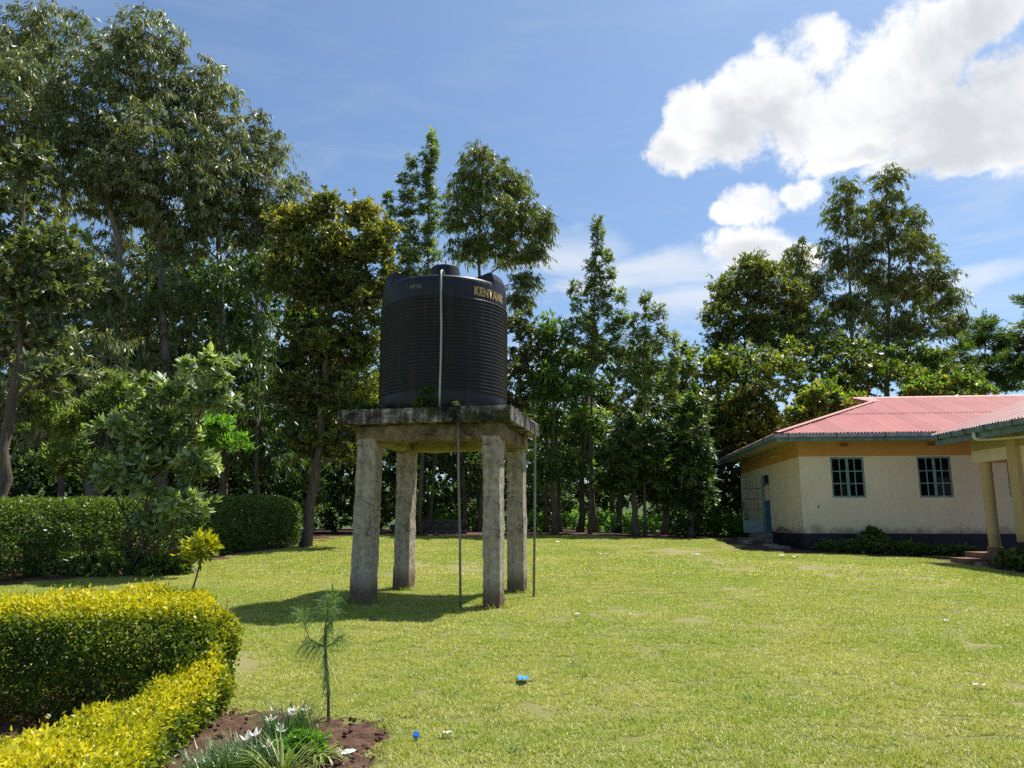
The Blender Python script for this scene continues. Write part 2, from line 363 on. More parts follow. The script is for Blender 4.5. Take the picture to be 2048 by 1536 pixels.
def wall_mat(name, col, dirt=(0.30, 0.20, 0.13), z0=1.0, amount=0.5):
    m, t = mat(name); p = world_pos(t)
    n = t.noise(p, 0.9, 5, 0.6); n2 = t.noise(p, 30, 4, 0.6)
    c = t.mix(t.mapr(n, 0.3, 0.7), tuple(v*0.93 for v in col), tuple(min(1, v*1.05) for v in col))
    z = t.add('ShaderNodeSeparateXYZ', inp={0: p}).outputs[2]
    splash = t.math('MULTIPLY', t.mapr(t.math('ADD', z, t.math('MULTIPLY', t.noise(p, 3.5, 5, 0.65), -0.9)), z0+0.35-0.45, z0-0.05-0.45), amount)
    c = t.mix(splash, c, dirt)
    rs = t.noise(t.vmath('MULTIPLY', p, (4.5, 4.5, 0.35)), 1.3, 6, 0.65)
    c = t.mix(t.math('MULTIPLY', t.mapr(rs, 0.50, 0.74), 0.18), c, tuple(v*0.55 for v in col))
    finish(t, principled(t, c, 0.75, 0.3, bump=n2, bstr=0.12, bdist=0.005)); return m
M['wall'] = wall_mat('cream wall paint', (0.84, 0.70, 0.485), amount=0.8)
M['ochre'] = wall_mat('ochre pillar paint', (0.60, 0.42, 0.20), z0=.9, amount=.5)
M['wall_olive'] = wall_mat('cream olive frieze paint', (0.46, 0.37, 0.19), amount=0.0)
M['band'] = wall_mat('ochre orange band paint', (0.60, 0.31, 0.09), amount=0.0)
M['plinth'] = simple('navy plinth paint', (0.010, 0.011, 0.022), 0.55, 0.4, 0.4, 3, bump=0.2)
M['teal'] = simple('teal steel paint', (0.17, 0.28, 0.28), 0.45, 0.5, 0.25, 7)
M['blue'] = simple('blue door paint', (0.03, 0.14, 0.22), 0.4, 0.5, 0.2, 5)
M['fascia'] = simple('blue grey fascia paint', (0.15, 0.22, 0.235), 0.6, 0.4, 0.3, 4, bump=0.1)
M['gutter'] = simple('galvanised gutter', (0.30, 0.32, 0.35), 0.5, 0.5, 0.25, 5, metal=0.35)
M['bracket'] = simple('gutter bracket steel', (0.06, 0.065, 0.07), 0.5, 0.5, 0.2, 9)
M['lamp'] = simple('white lamp housing', (0.6, 0.58, 0.5), 0.4, 0.5, 0.1, 9)
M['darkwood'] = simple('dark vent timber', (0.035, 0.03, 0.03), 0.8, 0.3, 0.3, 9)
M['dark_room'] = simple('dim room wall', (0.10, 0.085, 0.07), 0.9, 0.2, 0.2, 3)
M['floorred'] = simple('red oxide floor', (0.21, 0.115, 0.08), 0.75, 0.3, 0.25, 5, bump=0.2)
M['paper'] = simple('white litter', (0.80, 0.80, 0.78), 0.6, 0.4, 0.08, 20)
M['blueplastic'] = simple('blue plastic', (0.06, 0.30, 0.72), 0.3, 0.5, 0.5, 28)
M['cap'] = simple('dark blue cap', (0.02, 0.13, 0.55), 0.35, 0.5, 0.1, 20)
M['petal'] = leaf_mat('white petal', [(0, (0.80, 0.80, 0.76)), (1, (0.88, 0.88, 0.85))], 0.5, 0.3, 0.3, (1, 1, 0.95), gain=1.0)
M['anther'] = simple('yellow anther', (0.6, 0.4, 0.05), 0.6, 0.3, 0.1, 9)
M['brick'] = concrete_mat('dark block wall', (0.05, 0.04, 0.035), (0.09, 0.075, 0.06), (0.14, 0.12, 0.1), 0.3, 0.2, 0.4)
def glass_mat():
    m, t = mat('window pane'); p = obj_pos(t)
    f = t.add('ShaderNodeFresnel', inp={0: 1.5}).outputs[0]
    g = t.add('ShaderNodeBsdfGlossy', inp={'Color': (0.9, 0.95, 1, 1), 'Roughness': 0.06}).outputs[0]
    tr = t.add('ShaderNodeBsdfTransparent', inp={'Color': (0.40, 0.40, 0.39, 1)}).outputs[0]
    f = t.math('MULTIPLY', f, 0.30)      # mirror share of the panes scaled down
    finish(t, t.add('ShaderNodeMixShader', inp={0: f, 1: tr, 2: g}).outputs[0]); return m
M['glass'] = glass_mat()
def roof_mat(name, col):
    m, t = mat(name); p = world_pos(t)
    oi = t.add('ShaderNodeObjectInfo').outputs['Random']
    n, n2 = t.noise(p, 0.7, 5, 0.6), t.noise(p, 9, 5, 0.65)
    c = t.mix(t.mapr(n, 0.3, 0.7), tuple(v*0.9 for v in col), tuple(min(1, v*1.08) for v in col))
    c = t.mix(t.math('MULTIPLY', oi, 0.45), c, (0.30, 0.10, 0.09))
    c = t.mix(t.math('MULTIPLY', t.mapr(n2, 0.55, 0.75), 0.35), c, (0.52, 0.30, 0.27))
    st = t.noise(t.vmath('MULTIPLY', p, (5.0, 0.5, 0.5)), 1.4, 6, 0.7)
    c = t.mix(t.math('MULTIPLY', t.mapr(st, 0.52, 0.70), 0.28), c, (0.24, 0.09, 0.075))
    finish(t, principled(t, c, 0.55, 0.4)); return m
M['roof'] = roof_mat('faded red roof sheet', (0.49, 0.175, 0.155))
M['roof_dark'] = roof_mat('maroon roof sheet', (0.20, 0.055, 0.052))

# ------------------------------------------------------------------ ground sheet
BED = [(-2.55, 6.35), (-2.2, 6.14), (-1.75, 6.08), (-1.45, 5.93), (-1.15, 5.92), (-0.95, 5.82), (-0.86, 5.5), (-0.88, 5.1), (-0.9, 4.6), (-0.95, 3.5), (-1.2, 2.0), (-6.5, 2.0), (-6.5, 6.6), (-3.0, 6.6)]
def in_poly(x, y, poly):
    c = False; j = len(poly)-1
    for i in range(len(poly)):
        if (poly[i][1] > y) != (poly[j][1] > y) and x < (poly[j][0]-poly[i][0])*(y-poly[i][1])/(poly[j][1]-poly[i][1])+poly[i][0]: c = not c
        j = i
    return c
BU = Vector((math.cos(R(5.8)), -math.sin(R(5.8)), 0)); BN = Vector((-BU.y, BU.x, 0)); BC = Vector((9.71, 25.11, 0))
def bcoord(x, y):
    d = Vector((x, y, 0)) - BC; return d.dot(BU), d.dot(BN)
def hedge_line_x(y):   # x of the clipped hedge in front of the trees at depth y
    return -9.9 + (y-14.5)*(2.6/10.5)
def bare_amount(x, y):
    """1 where there is bare earth, 0 where lawn grows"""
    b = 0.0
    edge = 29.3 + 0.5*math.sin(x*0.9) + 0.3*math.sin(x*2.3+1)
    if y > edge: b = max(b, min(1, (y-edge)/0.5))
    a, n = bcoord(x, y)
    if a > -2.2 + 0.3*math.sin(n*1.7) and n > -1.9 + 0.3*math.sin(a*2): b = 1.0
    if x > 11.9 + 0.25*math.sin(y*2) and y < 22.5: b = 1.0
    if x > 10.4 and y > 21.5 and n > -2.6+0.3*math.sin(a*1.3): b = max(b, 0.55 if n < -1.7 else 0.9)
    if y > 11 and x < hedge_line_x(y) + 1.15 + 0.3*math.sin(y*1.7) - max(0, (y-20))*0.12: b = 1.0
    if in_poly(x, y, BED): b = 1.0
    if y > 47: b = -1.0
    return b
def worn(x, y):
    v = mnoise.noise(Vector((x*.28, y*.22, 1.7))) + .55*mnoise.noise(Vector((x*.9, y*.8, 4.2))) + .3*mnoise.noise(Vector((x*2.6, y*2.6, 9.0)))
    return max(0, min(1, (v + .03*min(max(x-1, 0), 6) - .12)/.45))
def fine(x, y): return 0.030*mnoise.noise(Vector((x*0.45, y*0.45, 3.1))) + 0.010*mnoise.noise(Vector((x*2.1, y*2.1, 7.7)))
def surf(x, y):
    z = gz(x, y) + fine(x, y)*min(1, max(0, (y-3)/3))
    if in_poly(x, y, BED): z -= 0.045
    return z
def make_ground():
    xs = list(np.concatenate([np.linspace(-900, -70, 8), np.linspace(-60, -16, 23), np.linspace(-15, 18, 133), np.linspace(20, 62, 22), np.linspace(75, 900, 8)]))
    ys = list(np.concatenate([np.linspace(-600, -20, 7), np.linspace(-15, 1, 9), np.linspace(1.5, 14, 63), np.linspace(14.3, 36, 73), np.linspace(37, 75, 20), np.linspace(90, 1500, 9)]))
    V, Fq, B, Wn = [], [], [], []
    for y in ys:
        for x in xs: V.append((x, y, surf(x, y) - 0.012)); B.append(bare_amount(x, y)); Wn.append(worn(x, y))
    nx = len(xs)
    for j in range(len(ys)-1):
        for i in range(nx-1): Fq.append((j*nx+i, j*nx+i+1, (j+1)*nx+i+1, (j+1)*nx+i))
    me = quads_mesh('ground', np.array(V), np.array(Fq), M['ground'], smooth=True)
    a = me.attributes.new('bare', 'FLOAT', 'POINT'); a.data.foreach_set('value', np.array(B, dtype=np.float32))
    a = me.attributes.new('worn', 'FLOAT', 'POINT'); a.data.foreach_set('value', np.array(Wn, dtype=np.float32))
    tag(link('ground', me), kind='structure')
make_ground()
# flower bed soil, lumpy, let into the lawn
def make_bed():
    n = 90; xs = np.linspace(-5.2, -0.75, n); ys = np.linspace(2.6, 6.7, n); V = []; idx = {}; Fq = []
    for j, y in enumerate(ys):
        for i, x in enumerate(xs):
            p = Vector((x, y, 0))
            z = gz(x, y) - 0.03 + 0.055*abs(mnoise.noise(p*4.2)) + 0.03*mnoise.noise(p*11) + 0.018*mnoise.noise(p*24)
            V.append((x, y, z))
    for j in range(n-1):
        for i in range(n-1):
            if in_poly((xs[i]+xs[i+1])/2, (ys[j]+ys[j+1])/2 + 0.05*mnoise.noise(Vector((xs[i]*9, ys[j]*9, 0))), BED):
                Fq.append((j*n+i, j*n+i+1, (j+1)*n+i+1, (j+1)*n+i))
    tag(link('garden_bed', quads_mesh('garden_bed', np.array(V), np.array(Fq), M['soil'], smooth=True)), kind='structure')
make_bed()

# ------------------------------------------------------------------ lawn grass (nobody could count it)
def blade_patch(rng, size, n, hgt, wid):
    p = np.zeros((n, 3)); p[:, :2] = rng.uniform(-size/2, size/2, (n, 2))
    az = rng.uniform(0, 2*np.pi, n); lean = rng.uniform(0.25, 1.25, n); L = hgt*rng.uniform(0.55, 1.25, n)
    d = np.stack([np.cos(az)*np.sin(lean), np.sin(az)*np.sin(lean), np.cos(lean)], 1)
    sa = az + np.pi/2 + rng.normal(0, 0.5, n); s = np.stack([np.cos(sa), np.sin(sa), np.zeros(n)], 1)
    W = wid*rng.uniform(0.7, 1.3, n)
    a = p - s*W[:, None]/2; b = p + s*W[:, None]/2; mid = p + d*(L*0.6)[:, None]
    tip = mid + (d*[1, 1, 0.45])*(L*0.4)[:, None]
    V = np.stack([a, b, tip + s*W[:, None]*0.12, tip - s*W[:, None]*0.12], 1).reshape(-1, 3)
    return V, np.arange(n*4).reshape(n, 4), np.clip(rng.beta(2.2, 2.4, n), 0, 1)
def grass_object(name, label, y0, y1, cell, nblades, hgt, wid, seed):
    rng = np.random.default_rng(seed)
    coll = bpy.data.collections.new('grass tufts ' + name)
    for k in range(5):
        V, Fq, tn = blade_patch(rng, cell*1.35, nblades, hgt, wid)
        coll.objects.link(bpy.data.objects.new(f'tuft_{name}_{k}', quads_mesh('tuft', V, Fq, M['grass'], tint=tn)))
    pts = []
    y = y0
    while y < y1:
        half = 0.74*y + 1.2; x = -half
        while x < half:
            px, py = x + rng.uniform(-.35, .35)*cell, y + rng.uniform(-.35, .35)*cell
            x += cell
            b = bare_amount(px, py)
            if b > 0.5 and rng.uniform() < 0.985: continue
            if in_poly(px, py, BED): continue
            if rng.uniform() < .48*worn(px, py): continue
            pts.append((px, py, surf(px, py) - 0.012))
        y += cell
    me = bpy.data.meshes.new(name); me.from_pydata(pts, [], [])
    n = len(pts)
    a = me.attributes.new('rz', 'FLOAT', 'POINT'); a.data.foreach_set('value', rng.uniform(0, 6.283, n).astype(np.float32))
    a = me.attributes.new('sc', 'FLOAT', 'POINT'); a.data.foreach_set('value', rng.uniform(0.75, 1.2, n).astype(np.float32))
    o = link(name, me); tag(o, label, 'grass', kind='stuff')
    ng = bpy.data.node_groups.new('grass on points ' + name, 'GeometryNodeTree')
    ng.interface.new_socket('Geometry', in_out='INPUT', socket_type='NodeSocketGeometry')
    ng.interface.new_socket('Geometry', in_out='OUTPUT', socket_type='NodeSocketGeometry')
    N = ng.nodes; L = ng.links
    gi, go = N.new('NodeGroupInput'), N.new('NodeGroupOutput')
    ci = N.new('GeometryNodeCollectionInfo'); ci.inputs['Collection'].default_value = coll
    ci.inputs['Separate Children'].default_value = True; ci.inputs['Reset Children'].default_value = True
    ip = N.new('GeometryNodeInstanceOnPoints'); ip.inputs['Pick Instance'].default_value = True
    r1 = N.new('GeometryNodeInputNamedAttribute'); r1.data_type = 'FLOAT'; r1.inputs[0].default_value = 'rz'
    r2 = N.new('GeometryNodeInputNamedAttribute'); r2.data_type = 'FLOAT'; r2.inputs[0].default_value = 'sc'
    cx = N.new('ShaderNodeCombineXYZ'); cs = N.new('ShaderNodeCombineXYZ'); cs.inputs[0].default_value = cs.inputs[1].default_value = 1
    L.new(r1.outputs[0], cx.inputs[2]); L.new(r2.outputs[0], cs.inputs[2])
    L.new(gi.outputs[0], ip.inputs['Points']); L.new(ci.outputs[0], ip.inputs['Instance'])
    L.new(cx.outputs[0], ip.inputs['Rotation']); L.new(cs.outputs[0], ip.inputs['Scale'])
    L.new(ip.outputs[0], go.inputs[0])
    o.modifiers.new('grass', 'NODES').node_group = ng
    return o
grass_object('lawn_grass', 'short sunlit yellow green lawn grass nearest the camera', 3.6, 9.0, 0.22, 420, 0.040, 0.0065, 1)
grass_object('lawn_grass', 'lawn grass around the feet of the tank stand', 9.0, 15.5, 0.34, 520, 0.042, 0.009, 2)
grass_object('lawn_grass', 'far lawn grass running up to the trees and the cream building', 15.5, 31.5, 0.6, 700, 0.05, 0.016, 3)

# ------------------------------------------------------------------ tank stand
def rough_post(w_, d_, h, nz, amp, seed, taper=0.0, lean=(0, 0), per=5, cor0=.955):
    b = MB(); ring = []
    for i in range(per): ring.append((-1 + 2*i/per, -1))
    for i in range(per): ring.append((1, -1 + 2*i/per))
    for i in range(per): ring.append((1 - 2*i/per, 1))
    for i in range(per): ring.append((-1, 1 - 2*i/per))
    n = len(ring)
    for k in range(nz+1):
        t = k/nz; z = h*t
        for (cx, cy) in ring:
            s = 1 - taper*t
            cor = cor0 if abs(cx) == 1 and abs(cy) == 1 else 1.0
            p = Vector((cx*w_/2*s*cor + lean[0]*t, cy*d_/2*s*cor + lean[1]*t, z))
            q = Vector((p.x*7, p.y*7, p.z*5)) + Vector((seed*13.7, seed*5.1, 0))
            dd = amp*(mnoise.noise(q) + 0.6*mnoise.noise(q*2.7)) + amp*1.2*mnoise.noise(Vector((seed*3.3, 0, z*1.4)))
            o = Vector((cx, cy, 0)).normalized()
            b.v.append(tuple(p + o*dd))
    for k in range(nz):
        for i in range(n):
            j = (i+1) % n
            b.f.append([k*n+i, k*n+j, (k+1)*n+j, (k+1)*n+i]); b.m.append(0)
    b.f.append(list(range(nz*n, nz*n+n))); b.m.append(0)
    return b
def rough_beam(L, w_, h, seed, amp=0.012):
    b = rough_post(w_, h, L, int(L/0.11), amp, seed)
    n = len(b.v); b.f.append(list(reversed(range(20)))); b.m.append(0)
    b.v = [(v[2]-L/2, v[0], v[1]) for v in b.v]      # lie along x
    b.f = [list(reversed(f)) for f in b.f] if False else b.f
    return b
SX, SY = -1.09, 12.46
SG = gz(SX, SY)
stand = thing('tank_stand', (SX, SY, SG), 'weathered concrete platform on four rough pillars carrying the black tank', 'tank stand', rz=R(-12))
SL = lambda X, Y: Vector((SX, SY, 0)) + Matrix.Rotation(R(-12), 3, 'Z') @ Vector((X, Y, 0))
for k, (X, Y, w_, d_, lx) in enumerate([(-1.05, -0.87, .32, .31, .03), (1.02, -0.87, .275, .32, -.01), (-1.03, .87, .29, .31, .0), (1.02, .87, .30, .32, -.01)]):
    p = SL(X, Y); zb = surf(p.x, p.y) - 0.06 - SG
    o = rough_post(w_, d_, 2.49 - zb, 64, 0.014, k+1, 0.0, (lx, 0), 8, .975).build('pillar', M['leg'], stand, False)
    o.location = (X, Y, zb)
for (X, Y, L, rz, mt, sd) in [(0, -0.88, 2.40, 0, 'beam', 11), (0, .88, 2.38, 0, 'beam_in', 12), (-1.02, 0, 1.46, 90, 'beam_in', 13), (1.02, 0, 1.46, 90, 'beam', 14)]:
    o = rough_beam(L, 0.30, 0.27, sd, 0.014).build('beam', M[mt], stand, True)
    o.location = (X, Y, 2.572); o.rotation_euler = (0, 0, R(rz))
def slab_mesh():
    b = rough_post(2.78, 2.48, 0.22, 4, 0.010, 21, 0, (0, 0), 22, 1.0)
    n = 88
    b.f.append(list(reversed(range(n)))); b.m.append(0)
    return b
o = slab_mesh().build('slab', M['slab'], stand, False); o.location = (-.035, 0, 2.705)
for p in o.data.polygons:
    if len(p.vertices) > 4: p.use_smooth = False
# feed pipes that drop from the slab
def pipe(parent, name, pts, r, m, sides=10):
    b = MB(); b.tube(pts, r, sides); return b.build(name, M[m], parent, True)
pg = SL(0.32, -1.13)
p1 = pipe(stand, 'drain_pipe', [(0.585, -1.13, surf(pg.x, pg.y)-SG-.05), (0.565, -1.13, .9), (0.535, -1.14, 1.8), (0.51, -1.13, 2.70)], 0.019, 'pvc_dark')
pg = SL(1.43, 0.42)
p2 = pipe(stand, 'supply_pipe', [(1.40, .36, surf(pg.x, pg.y)-SG-.05), (1.42, .38, 1.2), (1.43, .40, 2.72), (1.43, .40, 2.83), (1.41, .40, 2.86), (1.385, .40, 2.87), (1.20, .40, 2.872 + .06)], 0.021, 'pvc_dark')

# ------------------------------------------------------------------ black tank
TX, TY, TZ = -1.17, 12.46, SG + 2.926
tank = thing('water_tank', (TX, TY, TZ), 'tall black ribbed plastic water tank on the concrete platform', 'water tank')
def lathe(prof, sides, mats, name, parent, smooth=True):
    V = []; Fq = []
    for (r, z) in prof:
        for k in range(sides):
            t = 2*math.pi*k/sides; V.append((r*math.sin(t), -r*math.cos(t), z))
    for i in range(len(prof)-1):
        for k in range(sides):
            j = (k+1) % sides; Fq.append((i*sides+k, i*sides+j, (i+1)*sides+j, (i+1)*sides+k))
    return link(name, quads_mesh(name, np.array(V), np.array(Fq), mats, smooth=smooth), parent)
TR = 1.08
prof = [(0.02, 0.0), (TR-.02, 0.0), (TR, 0.02), (TR, 0.27)]
pitch = 1.55/27
for i in range(27):
    z = 0.30 + i*pitch
    prof += [(TR-.004, z), (TR+.012, z+pitch*.18), (TR+.014, z+pitch*.42), (TR-.002, z+pitch*.62), (TR-.010, z+pitch*.82)]
prof += [(TR-.004, 1.86), (TR-.004, 2.10), (TR-.008, 2.145), (TR-.022, 2.178), (TR-.06, 2.195), (0.7, 2.235), (0.26, 2.27), (0.02, 2.28)]
lathe(prof, 112, M['tank'], 'tank_body', tank)
for (a0, a1) in [(54, 84), (-52, -80), (112, 148), (-112, -148)]:
    b = MB(); lo, hi = sorted((R(a0), R(a1))); n = 8
    pr = [(TR-.003, 2.09), (TR-.010, 2.25), (1.025, 2.36), (0.96, 2.385), (0.32, 2.30)]
    ring = []
    for i in range(n+1):
        a = lo + (hi-lo)*i/n; ring.append([(r*math.sin(a), -r*math.cos(a), z) for r, z in pr])
    for i in range(n):
        for k in range(len(pr)-1): b.face([ring[i][k], ring[i+1][k], ring[i+1][k+1], ring[i][k+1]])
    for rg, rev in ((ring[0], False), (ring[-1], True)):
        a = math.atan2(rg[0][0], -rg[0][1]); pts = rg + [(0.32*math.sin(a), -0.32*math.cos(a), 2.15)]
        b.face(list(reversed(pts)) if not rev else pts)
    b.build('top_rib', M['tank'], tank)
lid = lathe([(0.312, 2.24), (0.302, 2.30), (0.244, 2.635), (0.242, 2.648), (0.236, 2.654), (0.222, 2.656), (0.02, 2.66)], 40, M['tank'], 'lid', tank)
def tpos(th, r, z): return (r*math.sin(R(th)), -r*math.cos(R(th)), z)
pipe(tank, 'inlet_pipe', [tpos(1.5, .20, 2.45), tpos(1.5, .33, 2.44), tpos(1.5, .75, 2.36), tpos(1.6, 1.05, 2.25), tpos(1.8, 1.13, 2.12), tpos(2.0, 1.125, 1.8), tpos(2.7, 1.13, 1.3), tpos(2.8, 1.14, .8), tpos(2.4, 1.13, .3), tpos(2.4, 1.125, 0.0)], 0.0165, 'pvc')
# lettering wrapped round the shoulder band
def wrapped_text(txt, th0, th1, z0, h, name, mt, bold=0.02, r=TR+.003):
    cu = bpy.data.curves.new('lettering', 'FONT'); cu.body = txt; cu.size = 1.0; cu.offset = bold; cu.resolution_u = 3; cu.space_character = 1.12
    tmp = bpy.data.objects.new('lettering_tmp', cu); COL.objects.link(tmp)
    dg = bpy.context.evaluated_depsgraph_get(); dg.update()
    me = bpy.data.meshes.new_from_object(tmp.evaluated_get(dg))
    bpy.data.objects.remove(tmp)
    xs = [v.co.x for v in me.vertices]; ys = [v.co.y for v in me.vertices]
    x0, x1, y0, y1 = min(xs), max(xs), min(ys), max(ys)
    for v in me.vertices:
        th = th0 + (th1-th0)*(v.co.x-x0)/(x1-x0)
        v.co = Vector(tpos(th, r, z0 + h*(v.co.y-y0)/(y1-y0)))
    me.materials.clear(); me.materials.append(M[mt])
    return link(name, me, tank)
wrapped_text('KENTANK', 31, 70, 1.885, 0.155, 'lettering', 'print_gold', 0.055)
for q in [(-30.5, -29.2, 1.98, 2.0), (-30.5, -29.2, 2.02, 2.035), (-26.5, -23.5, 1.965, 2.04), (-23.3, -20.8, 1.965, 2.04), (-20.6, -18.4, 1.97, 2.035), (-18.2, -15.2, 1.965, 2.015), (-16.8, -15.0, 2.02, 2.032)]:
    b = MB(); n = 4
    for i in range(n):
        a0 = q[0]+(q[1]-q[0])*i/n; a1 = q[0]+(q[1]-q[0])*(i+1)/n
        b.face([tpos(a0, TR+.002, q[2]), tpos(a1, TR+.002, q[2]), tpos(a1, TR+.002, q[3]), tpos(a0, TR+.002, q[3])])
    b.build('faded_label', M['print_faded'], tank)

# ------------------------------------------------------------------ building pieces
def wall_panel(b, O, U, N, L, z0, z1, holes, depth=0.18):
    """a wall face from O along U with openings; N points outwards, reveals go inwards"""
    us = sorted({0.0, L, *[h[0] for h in holes], *[h[1] for h in holes]}); zs = sorted({z0, z1, *[h[2] for h in holes], *[h[3] for h in holes]})
    P = lambda u, z, d=0.0: O + U*u - N*d + Vector((0, 0, z))
    for i in range(len(us)-1):
        for j in range(len(zs)-1):
            um, zm = (us[i]+us[i+1])/2, (zs[j]+zs[j+1])/2
            if any(h[0] < um < h[1] and h[2] < zm < h[3] for h in holes): continue
            for dd in (0.0, depth):
                q = [P(us[i], zs[j], dd), P(us[i+1], zs[j], dd), P(us[i+1], zs[j+1], dd), P(us[i], zs[j+1], dd)]
                b.face(q if dd == 0 else q[::-1])
    for (u0, u1, a, c) in holes:
        for q in ([(u0, a), (u1, a)], [(u1, a), (u1, c)], [(u1, c), (u0, c)], [(u0, c), (u0, a)]):
            b.face([P(*q[0]), P(*q[1]), P(*q[1], depth), P(*q[0], depth)])
def corrugated(name, parent, O, along, up, slope, s0, s1, t0, t1, clip, lift, m, pitchc=0.105, amp=0.020):
    """one roof sheet: corrugations run up the slope; clip(s) gives the furthest t"""
    n = max(2, int(round((s1-s0)/pitchc*5))); V = []; Fq = []; Z = Vector((0, 0, 1))
    for i in range(n+1):
        s = s0 + (s1-s0)*i/n; te = min(t1, clip(s)); ts = min(t0, te)
        e_ = min(s-s0, s1-s); h = amp*math.sin(2*math.pi*(s-s0)/pitchc) + lift + (.018*(1-e_/.03) if e_ < .03 else 0)
        for t in (ts, te): V.append(tuple(O + along*s + up*t + Z*(t*slope + h)))
    for i in range(n):
        if V[2*i][:] == V[2*i+1][:] and V[2*i+2][:] == V[2*i+3][:]: continue
        Fq.append((2*i, 2*i+2, 2*i+3, 2*i+1))
    if not Fq: return None
    V = np.array(V); used, inv = np.unique(np.array(Fq), return_inverse=True); V = V[used]; Fq = inv.reshape(-1, 4)
    me = quads_mesh(name, V, np.array(Fq), m, smooth=True)
    return link(name, me, parent)
def roof_slope(parent, O, along, up, slope, L, T, clip, m, width=0.762, rows=2):
    k = 0; s = 0.0
    while s < L-0.05:
        s1 = min(L, s+width+0.04)
        for r_ in range(rows):
            t0 = T*r_/rows - (0.15 if r_ else 0); t1 = T*(r_+1)/rows
            if min(t1, max(clip(s), clip(s1))) <= t0 + 0.02: continue
            corrugated('roof_sheet', parent, O, along, up, slope, s, s1, t0, t1, clip, 0.006*(k % 2) + 0.016*r_, m)
        s += width; k += 1
def gutter(parent, p0, p1, inward, name='gutter', m=None):
    """open trough along p0-p1, its back against the fascia"""
    b = MB(); d = (p1-p0); out = -inward; Z = Vector((0, 0, 1))
    pr = [(0.0, .12), (0.0, .0), (.02, -.012), (.085, -.012), (.105, .005), (.11, .12), (.10, .12), (.093, .012), (.01, .005), (.008, .12)]
    A = [p0 + out*x + Z*z for x, z in pr]; B = [q + d for q in A]
    for i in range(len(pr)):
        j = (i+1) % len(pr); b.face([A[i], B[i], B[j], A[j]])
    b.face(A[::-1]); b.face(B)
    return b.build(name, m or M['gutter'], parent)
def bracket(parent, p, along, inward):
    b = MB(); out = -inward; Z = Vector((0, 0, 1)); w2 = along*0.014
    path = [out*0.004 + Z*.16, out*.118 + Z*.135, out*.118 - Z*.02, out*.0 - Z*.03]
    for q0, q1 in zip(path[:-1], path[1:]):
        nrm = (q1-q0).cross(along).normalized()*0.006
        A = [p+q0-w2-nrm, p+q0+w2-nrm, p+q0+w2+nrm, p+q0-w2+nrm]; B = [q + (q1-q0) for q in A]
        for i in range(4): b.face([A[i], A[(i+1) % 4], B[(i+1) % 4], B[i]])
    return b.build('gutter_bracket', M['bracket'], parent)
def window(parent, O, U, N, w_, h_, cols, rows, fm):
    """steel casement set in its opening: O lower corner on the glass plane"""
    Z = Vector((0, 0, 1)); b = MB()
    mtx = Matrix(((U.x, N.x, 0, O.x), (U.y, N.y, 0, O.y), (0, 0, 1, O.z), (0, 0, 0, 1)))
    fr = 0.055
    b.box(0, w_, -.03, .03, 0, fr, mat=mtx); b.box(0, w_, -.03, .03, h_-fr, h_, mat=mtx)
    b.box(0, fr, -.03, .03, fr, h_-fr, mat=mtx); b.box(w_-fr, w_, -.03, .03, fr, h_-fr, mat=mtx)
    cw = (w_-2*fr)/cols; rh = (h_-2*fr)/rows
    for c in range(1, cols):
        t = 0.045 if c == cols//2 else 0.017
        b.box(fr+c*cw-t, fr+c*cw+t, -.022, .022 if c != cols//2 else .034, fr, h_-fr, mat=mtx)
    for r_ in range(1, rows):
        for c in range(cols):
            tl = 0 if c == 0 else (0.045 if c == cols//2 else 0.017); tr = 0 if c == cols-1 else (0.045 if c+1 == cols//2 else 0.017)
            b.box(fr+c*cw+tl, fr+(c+1)*cw-tr, -.019, .019, fr+r_*rh-.018, fr+r_*rh+.018, mat=mtx)
    wo = b.build('window', fm, parent)
    for c in range(cols):
        for r_ in range(rows):
            g = MB(); g.box(fr+c*cw+.004, fr+(c+1)*cw-.004, -.004, .004, fr+r_*rh+.004, fr+(r_+1)*rh-.004, mat=mtx)
            g.build('pane', M['glass'], wo)
    return wo

# ------------------------------------------------------------------ cream building
X1, Y1, Z1 = Vector((1, 0, 0)), Vector((0, 1, 0)), Vector((0, 0, 1))
hall = thing('cream_building', (BC.x, BC.y, 0), 'single storey cream building with orange band and faded red iron roof', 'building', rz=R(-5.8))
BL, BD = 14.0, 9.7
WN = [(1.02, 2.10), (3.80, 4.87), (6.6, 7.67), (9.4, 10.47)]
b = MB(); wall_panel(b, Vector((0, 0, 0)), X1, -Y1, BL, 0.2, 4.12, [(a, c, 2.2, 3.55) for a, c in WN]); b.build('front_wall', M['wall'], hall)
DO = (4.35, 5.55)
b = MB(); wall_panel(b, Vector((0, BD, 0)), -Y1, -X1, BD, 0.2, 4.12, [(BD-DO[1], BD-DO[0], 0.95, 3.25)]); b.build('side_wall', M['wall'], hall)
b = MB(); b.box(0.002, BL, BD-.2, BD-.002, .2, 4.02); b.build('rear_wall', M['wall'], hall)
b = MB(); b.box(BL-.2, BL-.001, .2, BD-.21, .2, 4.02); b.build('end_wall', M['wall'], hall)
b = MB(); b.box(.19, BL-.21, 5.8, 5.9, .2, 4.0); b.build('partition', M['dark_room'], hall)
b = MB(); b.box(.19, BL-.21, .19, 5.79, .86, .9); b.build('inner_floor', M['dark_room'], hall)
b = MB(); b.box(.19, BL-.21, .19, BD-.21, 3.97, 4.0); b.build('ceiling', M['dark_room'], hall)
b = MB(); b.box(-.03, BL, -.035, -.001, .1, 1.03); b.box(-.035, -.001, -.0345, DO[0]-.02, .1, 1.025); b.box(-.035, -.001, DO[1]+.02, BD, .1, 1.025); b.build('plinth', M['plinth'], hall)
